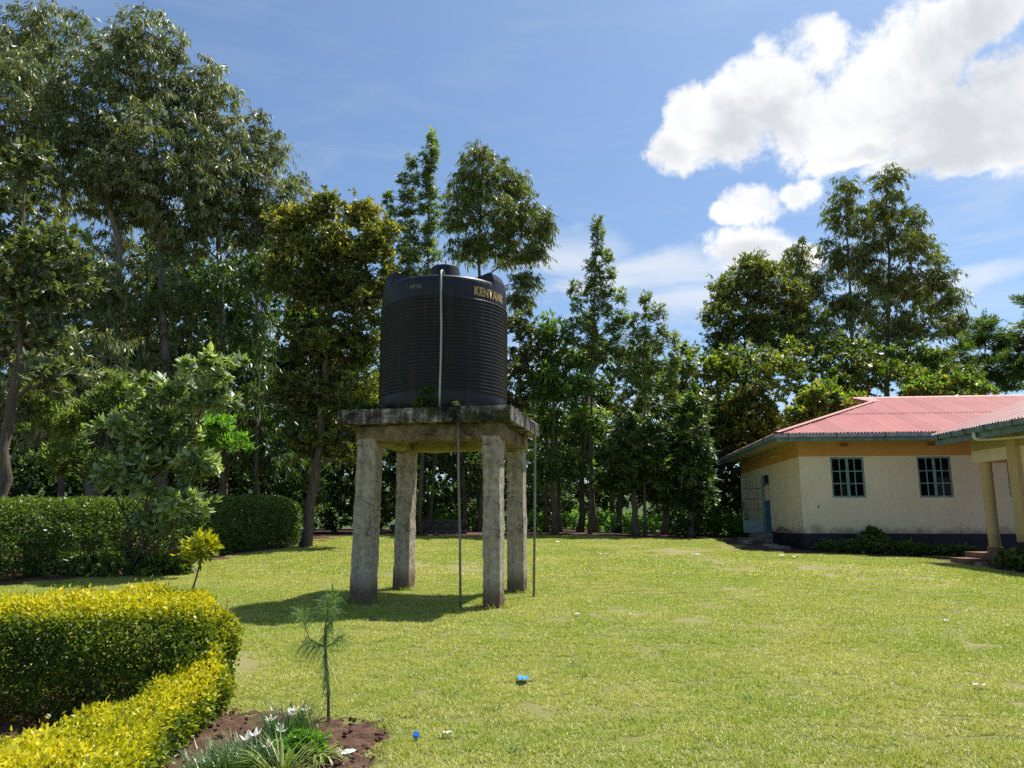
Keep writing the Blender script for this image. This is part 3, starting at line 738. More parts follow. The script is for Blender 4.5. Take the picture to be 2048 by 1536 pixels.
b = MB(); b.box(-.008, BL, -.008, -.0005, 3.58, 3.96); b.box(-.0082, -.0006, -.0005, BD, 3.58, 3.96); b.build('painted_band', M['band'], hall)
b = MB(); b.box(-.006, BL, -.006, -.0004, 3.96, 4.13); b.box(-.0062, -.0006, -.0004, BD, 3.96, 4.13); b.build('frieze', M['wall_olive'], hall)
b = MB()   # soffit boards rising to the fascia
b.face([(-.86, -.86, 4.11), (BL, -.86, 4.11), (BL, 0, 4.125), (0, 0, 4.125)]); b.face([(-.86, -.86, 4.11), (0, 0, 4.125), (0, BD, 4.125), (-.86, BD+.86, 4.11)])
b.build('soffit', M['wall_olive'], hall)
b = MB(); b.box(-.90, BL, -.90, -.87, 4.02, 4.22); b.build('fascia_board', M['fascia'], hall)
b = MB(); b.box(-.901, -.87, -.869, BD+.90, 4.02, 4.22); b.build('fascia_board', M['fascia'], hall)
gutter(hall, Vector((-1.0, -.902, 4.135)), Vector((BL, -.902, 4.135)), Y1)
gutter(hall, Vector((-.903, -.95, 4.13)), Vector((-.903, BD+.95, 4.13)), X1, m=M['fascia'])
for s in np.arange(-.55, BL, 1.52): bracket(hall, Vector((s, -.902, 4.135)), X1, Y1)
for s in np.arange(.6, BD, 1.9): bracket(hall, Vector((-.903, s, 4.13)), Y1, X1)
EO = Vector((-.95, -.95, 4.275)); SLP = 0.35; RT = 5.8
roof_slope(hall, EO, X1, Y1, SLP, BL+.95, RT, lambda s: RT if s >= 5.0 else min(s, RT), M['roof'])
ND = BD + 1.9
roof_slope(hall, EO, Y1, X1, SLP, ND, 5.0, lambda s: max(0, min(s, ND-s, 5.0)), M['roof'])
roof_slope(hall, Vector((-.95, BD+.95, 4.275)), X1, -Y1, SLP, BL+.95, RT, lambda s: RT if s >= 5.0 else min(s, RT), M['roof'])
b = MB(); zr = 4.275 + RT*SLP
rx0 = EO.x + 4.55
b.face([(rx0, EO.y+RT-.16, zr-.03), (BL, EO.y+RT-.16, zr-.03), (BL, EO.y+RT, zr+.045), (rx0, EO.y+RT, zr+.045)])
b.face([(rx0, EO.y+RT, zr+.045), (BL, EO.y+RT, zr+.045), (BL, EO.y+RT+.16, zr-.03), (rx0, EO.y+RT+.16, zr-.03)])
b.build('ridge_cap', M['roof'], hall)
b = MB(); h0 = EO + Vector((0, 0, .03)); h1 = EO + Vector((5.0, 5.0, 5.0*SLP+.03)); pa = Vector((.11, -.11, -.005)); 
b.face([h0+pa, h1+pa, h1+Z1*.03, h0+Z1*.03]); b.face([h0+Z1*.03, h1+Z1*.03, h1-pa-Z1*.01, h0-pa-Z1*.01]); b.build('hip_cap', M['roof'], hall)
# small gable over the hip: verge, louvre slats
gx = EO.x + 4.98
b = MB(); b.face([(gx, EO.y+4.5, 5.72), (gx, EO.y+7.1, 5.72), (gx, EO.y+RT, zr-.03)]); b.build('gable_vent', M['darkwood'], hall)
for k in range(5):
    z = 5.78 + k*.075; hw = (zr-.03-z)/(zr-.03-5.72)*1.3
    if hw < .1: continue
    b = MB(); b.box(gx-.03, gx-.006, EO.y+RT-hw, EO.y+RT+hw, z-.02, z+.02); b.build('louvre_slat', M['fascia'], hall)
b = MB(); q0 = Vector((EO.x+4.98, EO.y+4.98, 4.275+4.98*SLP+.02)); q1 = Vector((rx0, EO.y+RT, zr+.02))
b.face([q0, Vector((EO.x+5.3, EO.y+5.0, 4.275+5.0*SLP+.034)), Vector((EO.x+5.3, EO.y+RT, zr+.034)), q1]); b.face([q0-Z1*.1, q0, q1, q1-Z1*.1])
b.build('verge_board', M['roof'], hall)
for a, c in WN: window(hall, Vector((a+.004, .06, 2.204)), X1, -Y1, c-a-.008, 1.342, 4, 3, M['teal'])
for x in (1.34, 4.16):      # pierced vent blocks under the eave
    b = MB(); b.box(x, x+.32, -.012, -.0085, 3.9, 4.07, 0)
    vb = b.build('vent_block', M['band'], hall)
    for i, (dx, dz, ww, hh) in enumerate([(.02, .02, .28, .025), (.135, .05, .05, .06), (.03, .08, .05, .05), (.24, .08, .05, .05), (.07, .05, .03, .05), (.22, .05, .03, .05), (.1, .12, .03, .03), (.19, .12, .03, .03)]):
        b = MB(); b.box(x+dx, x+dx+ww, -.0135, -.0122, 3.9+dz, 3.9+dz+hh); b.build('vent_hole', M['darkwood'], vb)
b = MB(); b.box(-.09, -.01, 2.9, 3.7, 3.80, 3.86); lo_ = b.build('tube_lamp', M['lamp'], hall)
# doorway: steel frame, blue door ajar, barred gate folded outwards
b = MB()
b.box(-.01, .12, DO[0], DO[0]+.05, .95, 3.25); b.box(-.01, .12, DO[1]-.05, DO[1], .95, 3.25); b.box(-.01, .12, DO[0]+.05, DO[1]-.05, 3.2, 3.25); b.box(-.01, .12, DO[0]+.05, DO[1]-.05, 2.85, 2.89)
b.build('door_frame', M['teal'], hall)
b = MB(); b.box(.06, .10, DO[0]+.06, DO[1]-.06, .97, 2.2); b.build('door', M['blue'], hall)
b = MB(); b.box(.07, .09, DO[0]+.06, DO[1]-.06, 2.23, 2.84); b.build('door_panel', M['wall'], hall)
b = MB(); b.box(.08, .10, DO[0]+.06, DO[1]-.06, 2.9, 3.19); b.build('transom', M['darkwood'], hall)
gate = link('gate', None, hall); gate.location = (-.03, DO[1]-.02, .95); gate.rotation_euler = (0, 0, R(-14))
b = MB(); W_ = .80; H_ = 2.2
b.box(-W_, -W_+.05, -.02, .02, 0, H_); b.box(-.05, 0, -.02, .02, 0, H_); b.box(-W_+.05, -.05, -.02, .02, H_-.04, H_); b.box(-W_+.05, -.05, -.02, .02, .46, .50)
b.build('gate_frame', M['teal'], gate)
b = MB(); b.box(-W_+.05, -.05, -.008, .008, 0, .458); b.build('kick_panel', M['teal'], gate)
for i in range(4):
    b = MB(); x = -W_+.05 + (W_-.1)*(i+1)/5; b.box(x-.009, x+.009, -.009, .009, .502, H_-.042); b.build('bar', M['bracket'], gate)
for z in (.93, 1.36, 1.78):
    b = MB(); b.box(-W_+.052, -.052, .0095, .022, z-.015, z+.015); b.build('cross_bar', M['bracket'], gate)
b = MB(); b.box(-W_-.005, -W_+.09, -.05, -.021, .9, 1.25); b.build('lock_box', M['bracket'], gate)
for (x0, x1, y0, y1, z0, z1) in [(-.62, -.04, DO[0]-.25, DO[1]+.15, .30, .93), (-1.05, -.625, DO[0]-.35, DO[1]+.3, .25, .76)]:
    b = MB(); b.box(x0, x1, y0, y1, z0, z1); b.build('door_step', M['step'], hall)
# chipped plaster near the corner of the side wall
b = MB(); pts = [(1.1, 1.03), (3.6, 1.03), (3.5, 1.12), (3.2, 1.14), (3.0, 1.2), (2.6, 1.22), (2.3, 1.17), (1.9, 1.15), (1.7, 1.09), (1.3, 1.07)]
b.face([(-.0375, y, z) for y, z in pts]); b.face([(-.0375, y, 1.0) for y in (1.1, 3.6)][::-1] + [(-.0375, 1.1, 1.03), (-.0375, 3.6, 1.03)]); b.build('chipped_plaster', M['step'], hall)
b = MB(); b.box(.50, .53, -.003, -.0005, 1.86, 1.92); b.box(.53, .56, -.003, -.0005, 1.90, 1.96); b.build('plaster_scar', M['darkwood'], hall)

# ------------------------------------------------------------------ porch of the near building
porch = thing('porch_building', (13.0, 19.0, 0), 'ochre porch building with maroon iron roof at the right edge', 'building')
PO = Vector((-13.0, -19.0, 0))
W = lambda x, y, z: Vector((x, y, z)) + PO
def pbox(name, x0, x1, y0, y1, z0, z1, m, parent=porch):
    b = MB(); b.box(x0-13, x1-13, y0-19, y1-19, z0, z1); return b.build(name, M[m], parent)
pbox('porch_floor', 12.72, 18, 12, 21.3, .1, .60, 'floorred')
pbox('porch_step', 12.2, 12.715, 20.2, 21.15, .1, .45, 'floorred')
b = MB(); b.tube([W(13.22, 20.72, .74), W(13.22, 20.72, 3.06)], .145, 24, caps=False); b.build('round_column', M['ochre'], porch, True)
b = MB(); b.tube([W(13.22, 20.72, .60), W(13.22, 20.72, .74)], .19, 24); b.build('column_base', M['floorred'], porch, False)
pbox('square_pillar', 13.0, 13.4, 19.1, 19.47, .92, 3.78, 'ochre')
pbox('pillar_base', 12.985, 13.415, 19.085, 19.515, .602, .92, 'plinth')
pbox('lintel', 13.04, 13.36, 19.5, 21.0, 3.06, 3.38, 'wall')
pbox('lintel', 13.36, 18, 20.72, 21.0, 3.06, 3.38, 'wall')
pbox('frieze', 13.03, 13.37, 19.502, 21.01, 3.38, 3.80, 'wall_olive')
pbox('inner_wall', 15.3, 15.5, 12, 20.5, .6, 3.8, 'wall')
b = MB(); wall_panel(b, W(13.12, 19.098, 0), -Y1, -X1, 7.0, .6, 3.36, [(.25, 1.6, 1.9, 3.2), (3.0, 4.4, 1.9, 3.2)]); b.build('side_wall', M['wall'], porch)
pbox('frieze', 13.10, 13.3, 12.1, 19.098, 3.362, 3.80, 'wall_olive')
window(porch, W(13.18, 19.098-.254, 1.904), -Y1, -X1, 1.342, 1.292, 4, 3, M['teal'])
pbox('fascia_board', 12.36, 12.39, 12, 21.55, 3.60, 3.80, 'fascia')
b = MB()     # barge board on the far gable edge
s0, s1 = W(12.36, 21.552, 3.60), W(17.8, 21.552, 3.60+5.44*.35)
b.face([s0, s1, s1+Z1*.2, s0+Z1*.2]); b.face([s0+Y1*.03+Z1*.2, s1+Y1*.03+Z1*.2, s1+Y1*.03, s0+Y1*.03]); b.face([s0, s0+Y1*.03, s1+Y1*.03, s1]); b.build('barge_board', M['fascia'], porch)
gutter(porch, W(12.358, 12, 3.77), W(12.358, 21.58, 3.77), X1, m=M['fascia'])
for y in (21.2, 20.55, 19.95, 19.1, 18.0): bracket(porch, W(12.358, y, 3.77), Y1, X1)
roof_slope(porch, W(12.28, 21.62, 3.915), -Y1, X1, .35, 9.6, 5.4, lambda s: 5.4, M['roof_dark'])
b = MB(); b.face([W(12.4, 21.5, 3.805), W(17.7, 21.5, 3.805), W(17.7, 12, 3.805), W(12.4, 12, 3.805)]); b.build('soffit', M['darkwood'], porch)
b = MB(); b.tube([W(12.30, 19.62, 3.77), W(12.30, 19.62, 3.64), W(12.33, 19.61, 3.60), W(12.38, 19.60, 3.585), W(12.6, 19.5, 3.58), W(12.85, 18.9, 3.56), W(12.9, 17.5, 3.5)], .048, 12); b.build('downpipe', M['pvc_white'], porch, True)

# ------------------------------------------------------------------ foliage
def norm(a): return a/np.maximum(np.linalg.norm(a, axis=1, keepdims=True), 1e-9)
UPV = np.array([[0, 0, 1.0]])
def leaves_along(rng, P, T, n, spec):
    """n leaves hung from the points P of a twig with tangents T"""
    i = rng.integers(0, len(P), n) if not spec.get('tip') else np.clip((len(P)-1 - np.abs(rng.normal(0, len(P)*0.22, n))).astype(int), 0, len(P)-1)
    p = P[i] + rng.normal(0, spec.get('jit', 0.03), (n, 3)); t = T[i]
    az = rng.uniform(0, 2*np.pi, n); side = norm(np.cross(t, rng.normal(0, 1, (n, 3))))
    d = norm(t*spec['fwd'] + side*spec['out'] + UPV*spec['up'] + rng.normal(0, spec.get('rnd', 0.2), (n, 3)))
    if spec.get('flat'): s = norm(np.cross(d, UPV + rng.normal(0, spec['flat'], (n, 3))))
    else: s = norm(np.cross(d, rng.normal(0, 1, (n, 3))))
    L = rng.uniform(*spec['L'], n); Wd = L*rng.uniform(*spec['asp'], n)
    return p, d, s, L, Wd
SPEC = {
    'euc':    dict(twigs=7, tl=(.45, .95), n=17, fwd=.35, out=.45, up=-1.0, rnd=.3, L=(.12, .21), asp=(.16, .22), elev=(-.3, 1.1), droop=.55, jit=.03),
    'broad':  dict(twigs=6, tl=(.35, .75), n=12, fwd=.7, out=.7, up=-.25, rnd=.3, L=(.11, .19), asp=(.45, .6), elev=(-.2, 1.2), droop=.2, flat=.45, tip=1),
    'mango':  dict(twigs=7, tl=(.35, .7), n=14, fwd=.6, out=.8, up=-.45, rnd=.25, L=(.16, .26), asp=(.22, .32), elev=(-.3, 1.2), droop=.2, flat=.5, tip=1),
    'small':  dict(twigs=8, tl=(.4, .8), n=24, fwd=.7, out=.7, up=0, rnd=.35, L=(.065, .11), asp=(.4, .55), elev=(-.3, 1.3), droop=.15, flat=.9),
    'feather': dict(twigs=8, tl=(.3, .65), n=26, fwd=.35, out=1.0, up=-.1, rnd=.15, L=(.07, .13), asp=(.2, .3), elev=(-.1, .9), droop=.5, flat=.3, jit=.008),
    'shoot':  dict(twigs=11, tl=(.35, .55), n=13, fwd=.6, out=.6, up=0, rnd=.2, L=(.09, .16), asp=(.22, .32), elev=(.25, .9), droop=.45, flat=.8, jit=.012, column=1.0),
    'pine':   dict(twigs=8, tl=(.4, .9), n=26, fwd=.8, out=.6, up=.25, rnd=.3, L=(.12, .2), asp=(.14, .2), elev=(-.1, .7), droop=.05),
}
def make_spray(kind, rng):
    sp = SPEC[kind]; out = []; tw = []
    for k in range(sp['twigs']):
        az = rng.uniform(0, 2*np.pi); el = rng.uniform(*sp['elev']); ln = rng.uniform(*sp['tl'])
        d = np.array([np.cos(az)*np.cos(el), np.sin(az)*np.cos(el), np.sin(el)])
        o = np.zeros(3)
        if 'column' in sp: o = np.array([0, 0, rng.uniform(-.5, .5)*sp['column']])
        ts = np.linspace(0.12, 1, 12)[:, None]
        P = o + d*ln*ts + np.array([[0, 0, -1.0]])*(sp['droop']*ln*ts**2)
        T = norm(d*ln + np.array([[0, 0, -1.0]])*(2*sp['droop']*ln*ts))
        p, dd, s, L, Wd = leaves_along(rng, P, T, sp['n'], sp)
        out.append((p, dd, s, L, Wd, np.full(sp['n'], rng.normal(0, .10))))
        tw.append((o, P[5], P[-1]))
    return [np.concatenate([q[i] for q in out]) for i in range(6)], tw
SPRAYS = {}
def sprays(kind):
    if kind not in SPRAYS: SPRAYS[kind] = [make_spray(kind, np.random.default_rng(100+i)) for i in range(7)]
    return SPRAYS[kind]
def leaf_quads(p, d, s, L, Wd, curl=0.12):
    nrm = np.cross(d, s)
    L = L[:, None]; Wd = Wd[:, None]
    return np.stack([p, p + d*L*.45 + s*Wd*.5 + nrm*L*curl*.5, p + d*L - nrm*L*curl, p + d*L*.45 - s*Wd*.5 + nrm*L*curl*.5], 1)
def leaf_ovate(p, d, s, L, Wd, curl=0.10):
    nrm = np.cross(d, s); L = L[:, None]; Wd = Wd[:, None]; tip = p + d*L - nrm*L*curl*1.4; md = p + d*L*.5 + nrm*L*curl*.2
    out = []
    for sg in (1, -1):
        a = p + d*L*.28 + sg*s*Wd*.5 + nrm*L*curl; b_ = p + d*L*.66 + sg*s*Wd*.42 + nrm*L*curl*.3
        out.append(np.stack([p, a, b_, tip] if sg > 0 else [p, tip, b_, a], 1))
    return np.concatenate(out)
def crown_mesh(name, centers, scales, kind, mats, rng, lscale=1.0, tint_mean=.5, tint_sd=.20, tint_fn=None, twigs=True, ovate=False):
    """centers (n,3): a leafy spray at each, joined into one crown"""
    sp = sprays(kind); Q = []; TT = []; TV = []
    for i in range(len(centers)):
        (p, d, s, L, Wd, tv), tw = sp[rng.integers(0, len(sp))]
        a = rng.uniform(0, 2*np.pi); c_, s_ = np.cos(a), np.sin(a)
        Rz = np.array([[c_, s_, 0], [-s_, c_, 0], [0, 0, 1]])
        if 'column' not in SPEC[kind]:
            tx = rng.normal(0, .22); Rx = np.array([[1, 0, 0], [0, np.cos(tx), np.sin(tx)], [0, -np.sin(tx), np.cos(tx)]]); Rz = Rz @ Rx
        keep = rng.uniform(size=len(L)) < .93
        sc = scales[i]
        Q.append((leaf_ovate if ovate else leaf_quads)((p[keep] @ Rz)*sc + centers[i], d[keep] @ Rz, s[keep] @ Rz, L[keep]*lscale, Wd[keep]*lscale))
        base = tint_mean if tint_fn is None else tint_fn(centers[i])
        TT.append(np.clip(base + rng.normal(0, tint_sd*.6) + tv[keep] + rng.normal(0, tint_sd, keep.sum()), 0, 1))
        if ovate: TT[-1] = np.tile(TT[-1], 2)
        if twigs:
            for (o, m_, e) in tw[::3]:
                o, m_, e = (np.array([o, m_, e]) @ Rz)*sc + centers[i]
                for q0, q1, r0, r1 in ((o, m_, .012*sc, .009*sc), (m_, e, .009*sc, .004*sc)):
                    dd = q1-q0; a1 = np.cross(dd, [0.3, 0.2, 1.0]); a1 /= max(np.linalg.norm(a1), 1e-6); b1 = np.cross(dd, a1); b1 /= max(np.linalg.norm(b1), 1e-6)
                    r_ = [a1, -.5*a1+.87*b1, -.5*a1-.87*b1]
                    for k in range(3): TV.append([q0+r_[k]*r0, q0+r_[(k+1) % 3]*r0, q1+r_[(k+1) % 3]*r1, q1+r_[k]*r1])
    Q = np.concatenate(Q); T = np.concatenate(TT); nl = len(Q)
    if TV: Q = np.concatenate([Q, np.array(TV)]); T = np.concatenate([T, np.zeros(len(TV))])
    mi = np.zeros(len(Q), dtype=np.int32); mi[nl:] = 1
    return quads_mesh(name, Q.reshape(-1, 3), np.arange(len(Q)*4).reshape(-1, 4), mats, mi, T)
def limb(b, p0, p1, r0, r1, rng, sag=0.0, seg=5, sides=6, wob=0.06):
    p0, p1 = Vector(p0), Vector(p1); L = (p1-p0).length; pts, rad = [], []
    for i in range(seg+1):
        t = i/seg
        o = Vector((rng.normal(), rng.normal(), rng.normal()*.5))*wob*L*.5*math.sin(math.pi*t)
        pts.append(p0.lerp(p1, t) + o + Vector((0, 0, sag*L*math.sin(math.pi*t)))); rad.append(r0 + (r1-r0)*t)
    b.tube(pts, rad, sides); return pts
SEED = [500]
def tree(name, label, Y, base_px, trunk_r, lobes, kind, leafm, dens=1.0, sscale=1.0, lscale=1.0, bark='bark', group=None, cat='tree', base_xy=None,
         tint_fn=None, tint=.5, depth=1.0, trunk_px=None, shell=.3, cut_z=None, multi=False, ovate=False):
    """a tree standing at depth Y: lobes give where the crown masses are and how large; each gets its own limb"""
    SEED[0] += 1; rng = np.random.default_rng(SEED[0])
    if base_xy is None:
        x = at(base_px, 1060, Y).x; base = Vector((x, Y, gz(x, Y) - .05))
    else: base = Vector((base_xy[0], base_xy[1], gz(*base_xy) - .05)); Y = base.y
    t = thing(name, base, label, cat, group)
    LB = []; cs = []; ss = []
    for (px, py, rx, ry) in lobes:
        c = at(px, py, Y); k = math.sqrt(c.x**2 + Y**2 + (c.z-EYE)**2)/FPX * .97
        dy = rng.uniform(-.5, .5)*rx*k*depth; c = at(px, py, Y+dy)
        a, bq, h = rx*k, rx*k*depth, ry*k
        LB.append((c - base, a, bq, h))
        sr = .62*sscale                                # what a spray reaches beyond its own centre
        ai, bi, hi = max(.15, a - sr*.75), max(.15, bq - sr*.75), max(.15, h - sr*.6)
        n = max(3, int(dens*4.6*(a*h + .5*a*bq)/(sscale**2)))
        u = rng.normal(0, 1, (n, 3)); u = norm(u); r_ = rng.uniform(shell**3, 1, n)**(1/3)
        if kind == 'shoot': r_ = rng.uniform(0, 1, n)
        cc = np.array(c - base)[None] + u*r_[:, None]*np.array([[ai, bi, hi]])
        if cut_z is not None: cc = cc[cc[:, 2] > cut_z]
        cs.append(cc); ss.append(rng.uniform(.75, 1.2, len(cc))*sscale)
    C = np.concatenate(cs); S = np.concatenate(ss)
    mats = [M[leafm], M['twig']]
    me = crown_mesh('crown', C, S, kind, mats, rng, lscale*1.4, tint, tint_fn=(None if tint_fn is None else (lambda q: tint_fn(q + np.array(base)))), ovate=ovate)
    co = link('crown', me, t); co['kind'] = 'stuff'
    # trunk and limbs
    b = MB()
    top = max(LB, key=lambda q: q[0].z)[0]
    if trunk_px: mids = [at(px, py, Y) - base for px, py in trunk_px]
    else: mids = [Vector((top.x*.15, 0, top.z*.25)), Vector((top.x*.45, top.y*.4, top.z*.6))]
    path = [Vector((0, 0, 0))] + mids + [top + Vector((0, 0, .2))]
    pts = []
    for i in range(len(path)-1):
        for j in range(4):
            q = path[i].lerp(path[i+1], j/4); pts.append(q + (Vector((rng.normal(), rng.normal(), 0))*trunk_r*.25 if i+j else Vector()))
    pts.append(path[-1]); zt = max(p.z for p in pts)
    rad = [max(.015, trunk_r*(1.0 - .88*(p.z/zt))*(1.35 if i == 0 else 1.0)) for i, p in enumerate(pts)]
    b.tube(pts, rad, 9)
    if multi:            # several thin stems from one root
        b = MB()
        for (c, a, bq, h) in LB:
            o_ = Vector((rng.normal()*.12, rng.normal()*.12, 0)); limb(b, o_, c, trunk_r*.6, trunk_r*.2, rng, 0, 7, 6, .10)
            for k in range(4):
                u = Vector((rng.normal(), rng.normal(), rng.normal()*.8)).normalized(); limb(b, o_.lerp(c, rng.uniform(.6, 1)), c + Vector((u.x*a, u.y*bq, u.z*h))*.8, trunk_r*.25, .005, rng, .03, 4, 4)
    for (c, a, bq, h) in ([] if multi else LB):
        zz = max(zt*.12, min(c.z - .35*max(a, h) - .25*math.hypot(c.x, c.y)*.8, zt*.9))
        p0 = min(pts, key=lambda q: abs(q.z-zz)); r0 = max(.02, trunk_r*(1-.88*p0.z/zt)*.55)
        limb(b, p0, c, r0, r0*.3, rng, .04)
        for k in range(5):
            u = Vector((rng.normal(), rng.normal(), rng.normal()*.8)).normalized()
            e = c + Vector((u.x*a, u.y*bq, u.z*h))*.7
            limb(b, p0.lerp(c, rng.uniform(.5, 1.0)), e, r0*.38, .01, rng, .03, 4, 5)
    b.build('trunk', M[bark], t, True)
    return t

WOOD = 'trees of the wood behind the lawn'
# tall eucalyptus on the left
tree('eucalyptus_tree', 'tallest grey green eucalyptus at the upper left corner', 25.5, 175, .24,
     [(110, 105, 115, 90), (45, 215, 115, 120), (185, 215, 100, 110), (110, 330, 150, 110), (225, 130, 55, 70), (20, 120, 50, 60), (-40, 330, 90, 110), (230, 330, 70, 80)], 'euc', 'euc', 1.65, .95, 1.1, 'bark_pale', WOOD, trunk_px=[(205, 760), (245, 480)])
tree('eucalyptus_tree', 'second tall eucalyptus from the left with crown pointed at the top', 26.5, 325, .22,
     [(290, 90, 75, 70), (330, 175, 85, 85), (300, 280, 110, 100), (375, 240, 75, 100), (340, 390, 120, 90), (255, 390, 80, 80), (420, 380, 70, 80)], 'euc', 'euc', 1.65, .95, 1.1, 'bark_pale', WOOD, trunk_px=[(330, 760), (325, 480)])
tree('eucalyptus_tree', 'third tall eucalyptus from the left with rounded shoulder', 27.5, 450, .2,
     [(420, 160, 48, 55), (445, 235, 62, 80), (440, 330, 85, 90), (490, 330, 55, 80), (450, 440, 95, 80), (380, 470, 80, 70)], 'euc', 'euc', 1.4, .95, 1.1, 'bark_pale', WOOD, trunk_px=[(450, 760), (440, 520)])
tree('eucalyptus_tree', 'smaller eucalyptus stepping down right of the tall three', 28.0, 515, .13,
     [(518, 245, 36, 42), (545, 300, 50, 55), (530, 380, 70, 60), (585, 375, 42, 50), (545, 450, 65, 50), (500, 450, 60, 60)], 'euc', 'euc', 1.3, .9, 1.05, 'bark_pale', WOOD, trunk_px=[(514, 760), (515, 560)])
# lower storey on the left
tree('croton_tree', 'large leaved dark tree leaning in at the left edge', 16.0, -8, .15,
     [(20, 450, 85, 70), (95, 520, 95, 70), (25, 590, 90, 80), (130, 585, 50, 45), (55, 330, 55, 50), (-30, 690, 90, 80), (60, 690, 75, 50), (110, 760, 70, 45)], 'broad', 'silver', 1.15, .85, .95, 'bark', WOOD, trunk_px=[(10, 900), (42, 700)], ovate=True)
tree('acacia_tree', 'feathery acacia sapling left of the broad leaved shrub', 19.0, 190, .06,
     [(230, 770, 60, 45), (180, 830, 70, 50), (120, 850, 60, 50), (260, 820, 40, 40), (90, 780, 60, 50), (150, 920, 90, 50)], 'feather', 'feather', 1.3, .8, 1.1, 'bark', WOOD)
tree('understorey_tree', 'dark drooping tree under the tall eucalyptus at far left', 24.0, 120, .12,
     [(120, 520, 110, 80), (60, 620, 100, 90), (190, 610, 90, 90), (130, 720, 120, 80), (210, 760, 80, 80), (50, 820, 90, 80), (170, 880, 100, 70)], 'euc', 'euc', 1.15, 1.0, 1.1, 'bark', WOOD)
tree('understorey_tree', 'dark thin tree between the two brown eucalyptus trunks', 27.0, 290, .12,
     [(290, 500, 100, 80), (350, 590, 90, 80), (260, 640, 80, 80), (310, 740, 100, 80), (390, 700, 80, 80), (280, 860, 110, 70), (380, 850, 90, 80)], 'euc', 'euc', 1.15, 1.05, 1.15, 'bark', WOOD)
tree('understorey_tree', 'dark slender tree left of the yellowish tree', 26.0, 520, .09,
     [(470, 560, 85, 80), (540, 550, 70, 70), (500, 660, 90, 80), (450, 760, 90, 80), (540, 780, 80, 80), (470, 880, 90, 80), (560, 900, 80, 70)], 'euc', 'dark', 1.15, 1.0, 1.2, 'bark', WOOD, trunk_px=[(514, 1000), (513, 800)])
def yellow_top(q):  # young tips at the top of this tree are yellow, as its new flush is
    return .36 + .22*max(0, min(1, (q[2]-9.3)/2.5)) + .22*mnoise.noise(Vector(q)*.8)
tree('yellow_olive_tree', 'tall olive tree with yellow new leaves left of the tank', 23.6, 612, .17,
     [(645, 425, 55, 45), (715, 430, 52, 42), (577, 455, 45, 45), (772, 475, 35, 45), (560, 540, 45, 60), (595, 480, 60, 60), (665, 500, 75, 60), (745, 495, 55, 60), (620, 580, 85, 70), (710, 590, 85, 70), (770, 560, 35, 60), (640, 690, 100, 75), (730, 690, 65, 80), (610, 790, 80, 70), (690, 800, 90, 70), (650, 890, 85, 60), (720, 900, 60, 55)],
     'small', 'olive', 1.9, .85, 1.3, 'bark', WOOD, tint_fn=yellow_top, trunk_px=[(625, 980), (645, 800), (660, 620)], depth=.9)
# behind the tank
def shoots(cols, k=9):
    out = []
    for (x, y0, y1, w_) in cols:
        n = max(3, int((y1-y0)/26))
        for i in range(n):
            t = i/(n-1); out.append((x + 4*math.sin(i*1.7), y0 + (y1-y0)*t + 14, w_*(.45+.75*t), 18))
    return out
tree('silky_oak', 'pair of slender spiky saplings rising left above the tank', 30.5, 840, .09,
     shoots([(863, 262, 560, 22), (822, 315, 560, 24), (806, 345, 540, 20), (776, 382, 560, 18), (850, 300, 480, 16)]) + [(830, 520, 60, 50), (800, 560, 60, 50)], 'shoot', 'feather', .34, .60, .9, 'bark', WOOD)
tree('eucalyptus_tree', 'rounded eucalyptus standing directly behind the tank lid', 38.0, 962, .2,
     [(958, 318, 44, 45), (930, 375, 52, 55), (990, 355, 55, 55), (1045, 385, 40, 50), (915, 430, 45, 50), (985, 430, 75, 65), (1060, 440, 50, 50), (1090, 450, 30, 45), (935, 490, 60, 45), (1010, 500, 70, 45), (1075, 500, 40, 35), (1040, 600, 45, 30), (1050, 560, 40, 35)], 'euc', 'euc_green', 1.9, 1.0, 1.2, 'bark_pale', WOOD, trunk_px=[(960, 760), (958, 560)])
tree('silky_oak', 'tallest slender spiky sapling just right of the tank', 31.0, 1180, .08,
     shoots([(1195, 432, 700, 30), (1218, 500, 680, 24), (1150, 565, 700, 20), (1240, 580, 700, 26), (1180, 520, 720, 26)]) + [(1180, 660, 50, 45), (1230, 640, 40, 40)], 'shoot', 'feather', .30, .62, .9, 'bark', WOOD)
tree('silky_oak', 'shorter spiky sapling with several leaders right of the tank', 30.5, 1290, .07,
     shoots([(1292, 582, 760, 26), (1318, 610, 760, 24), (1268, 630, 760, 24), (1345, 668, 780, 22), (1240, 690, 780, 24)]) + [(1290, 700, 70, 50)], 'shoot', 'feather', .30, .62, .9, 'bark', WOOD)
tree('broadleaf_tree', 'glossy pale leaved tree against the right side of the tank', 30.8, 1040, .1,
     [(1040, 650, 50, 45), (1035, 730, 60, 55), (1070, 690, 50, 50), (1030, 800, 55, 50), (1085, 770, 55, 50), (980, 760, 70, 90), (930, 820, 80, 80)], 'broad', 'silver', 1.35, .85, 1.0, 'bark', WOOD)
tree('mango_tree', 'bright green drooping leaved tree right of the tank', 31.0, 1110, .13,
     [(1105, 665, 50, 40), (1135, 720, 60, 50), (1100, 760, 60, 50), (1150, 790, 65, 50), (1180, 850, 60, 50), (1110, 850, 70, 50), (1090, 930, 60, 50), (1150, 930, 60, 40)], 'mango', 'bright', 1.3, .9, 1.0, 'bark', WOOD)
tree('mango_tree', 'dark dense tree with skirt to the lawn in mid picture', 30.6, 1270, .15,
     [(1265, 860, 55, 40), (1240, 910, 55, 55), (1300, 890, 60, 60), (1270, 960, 75, 45), (1335, 930, 60, 60), (1320, 985, 60, 30), (1215, 960, 40, 35)], 'mango', 'dark', 1.5, .85, 1.0, 'bark', WOOD)
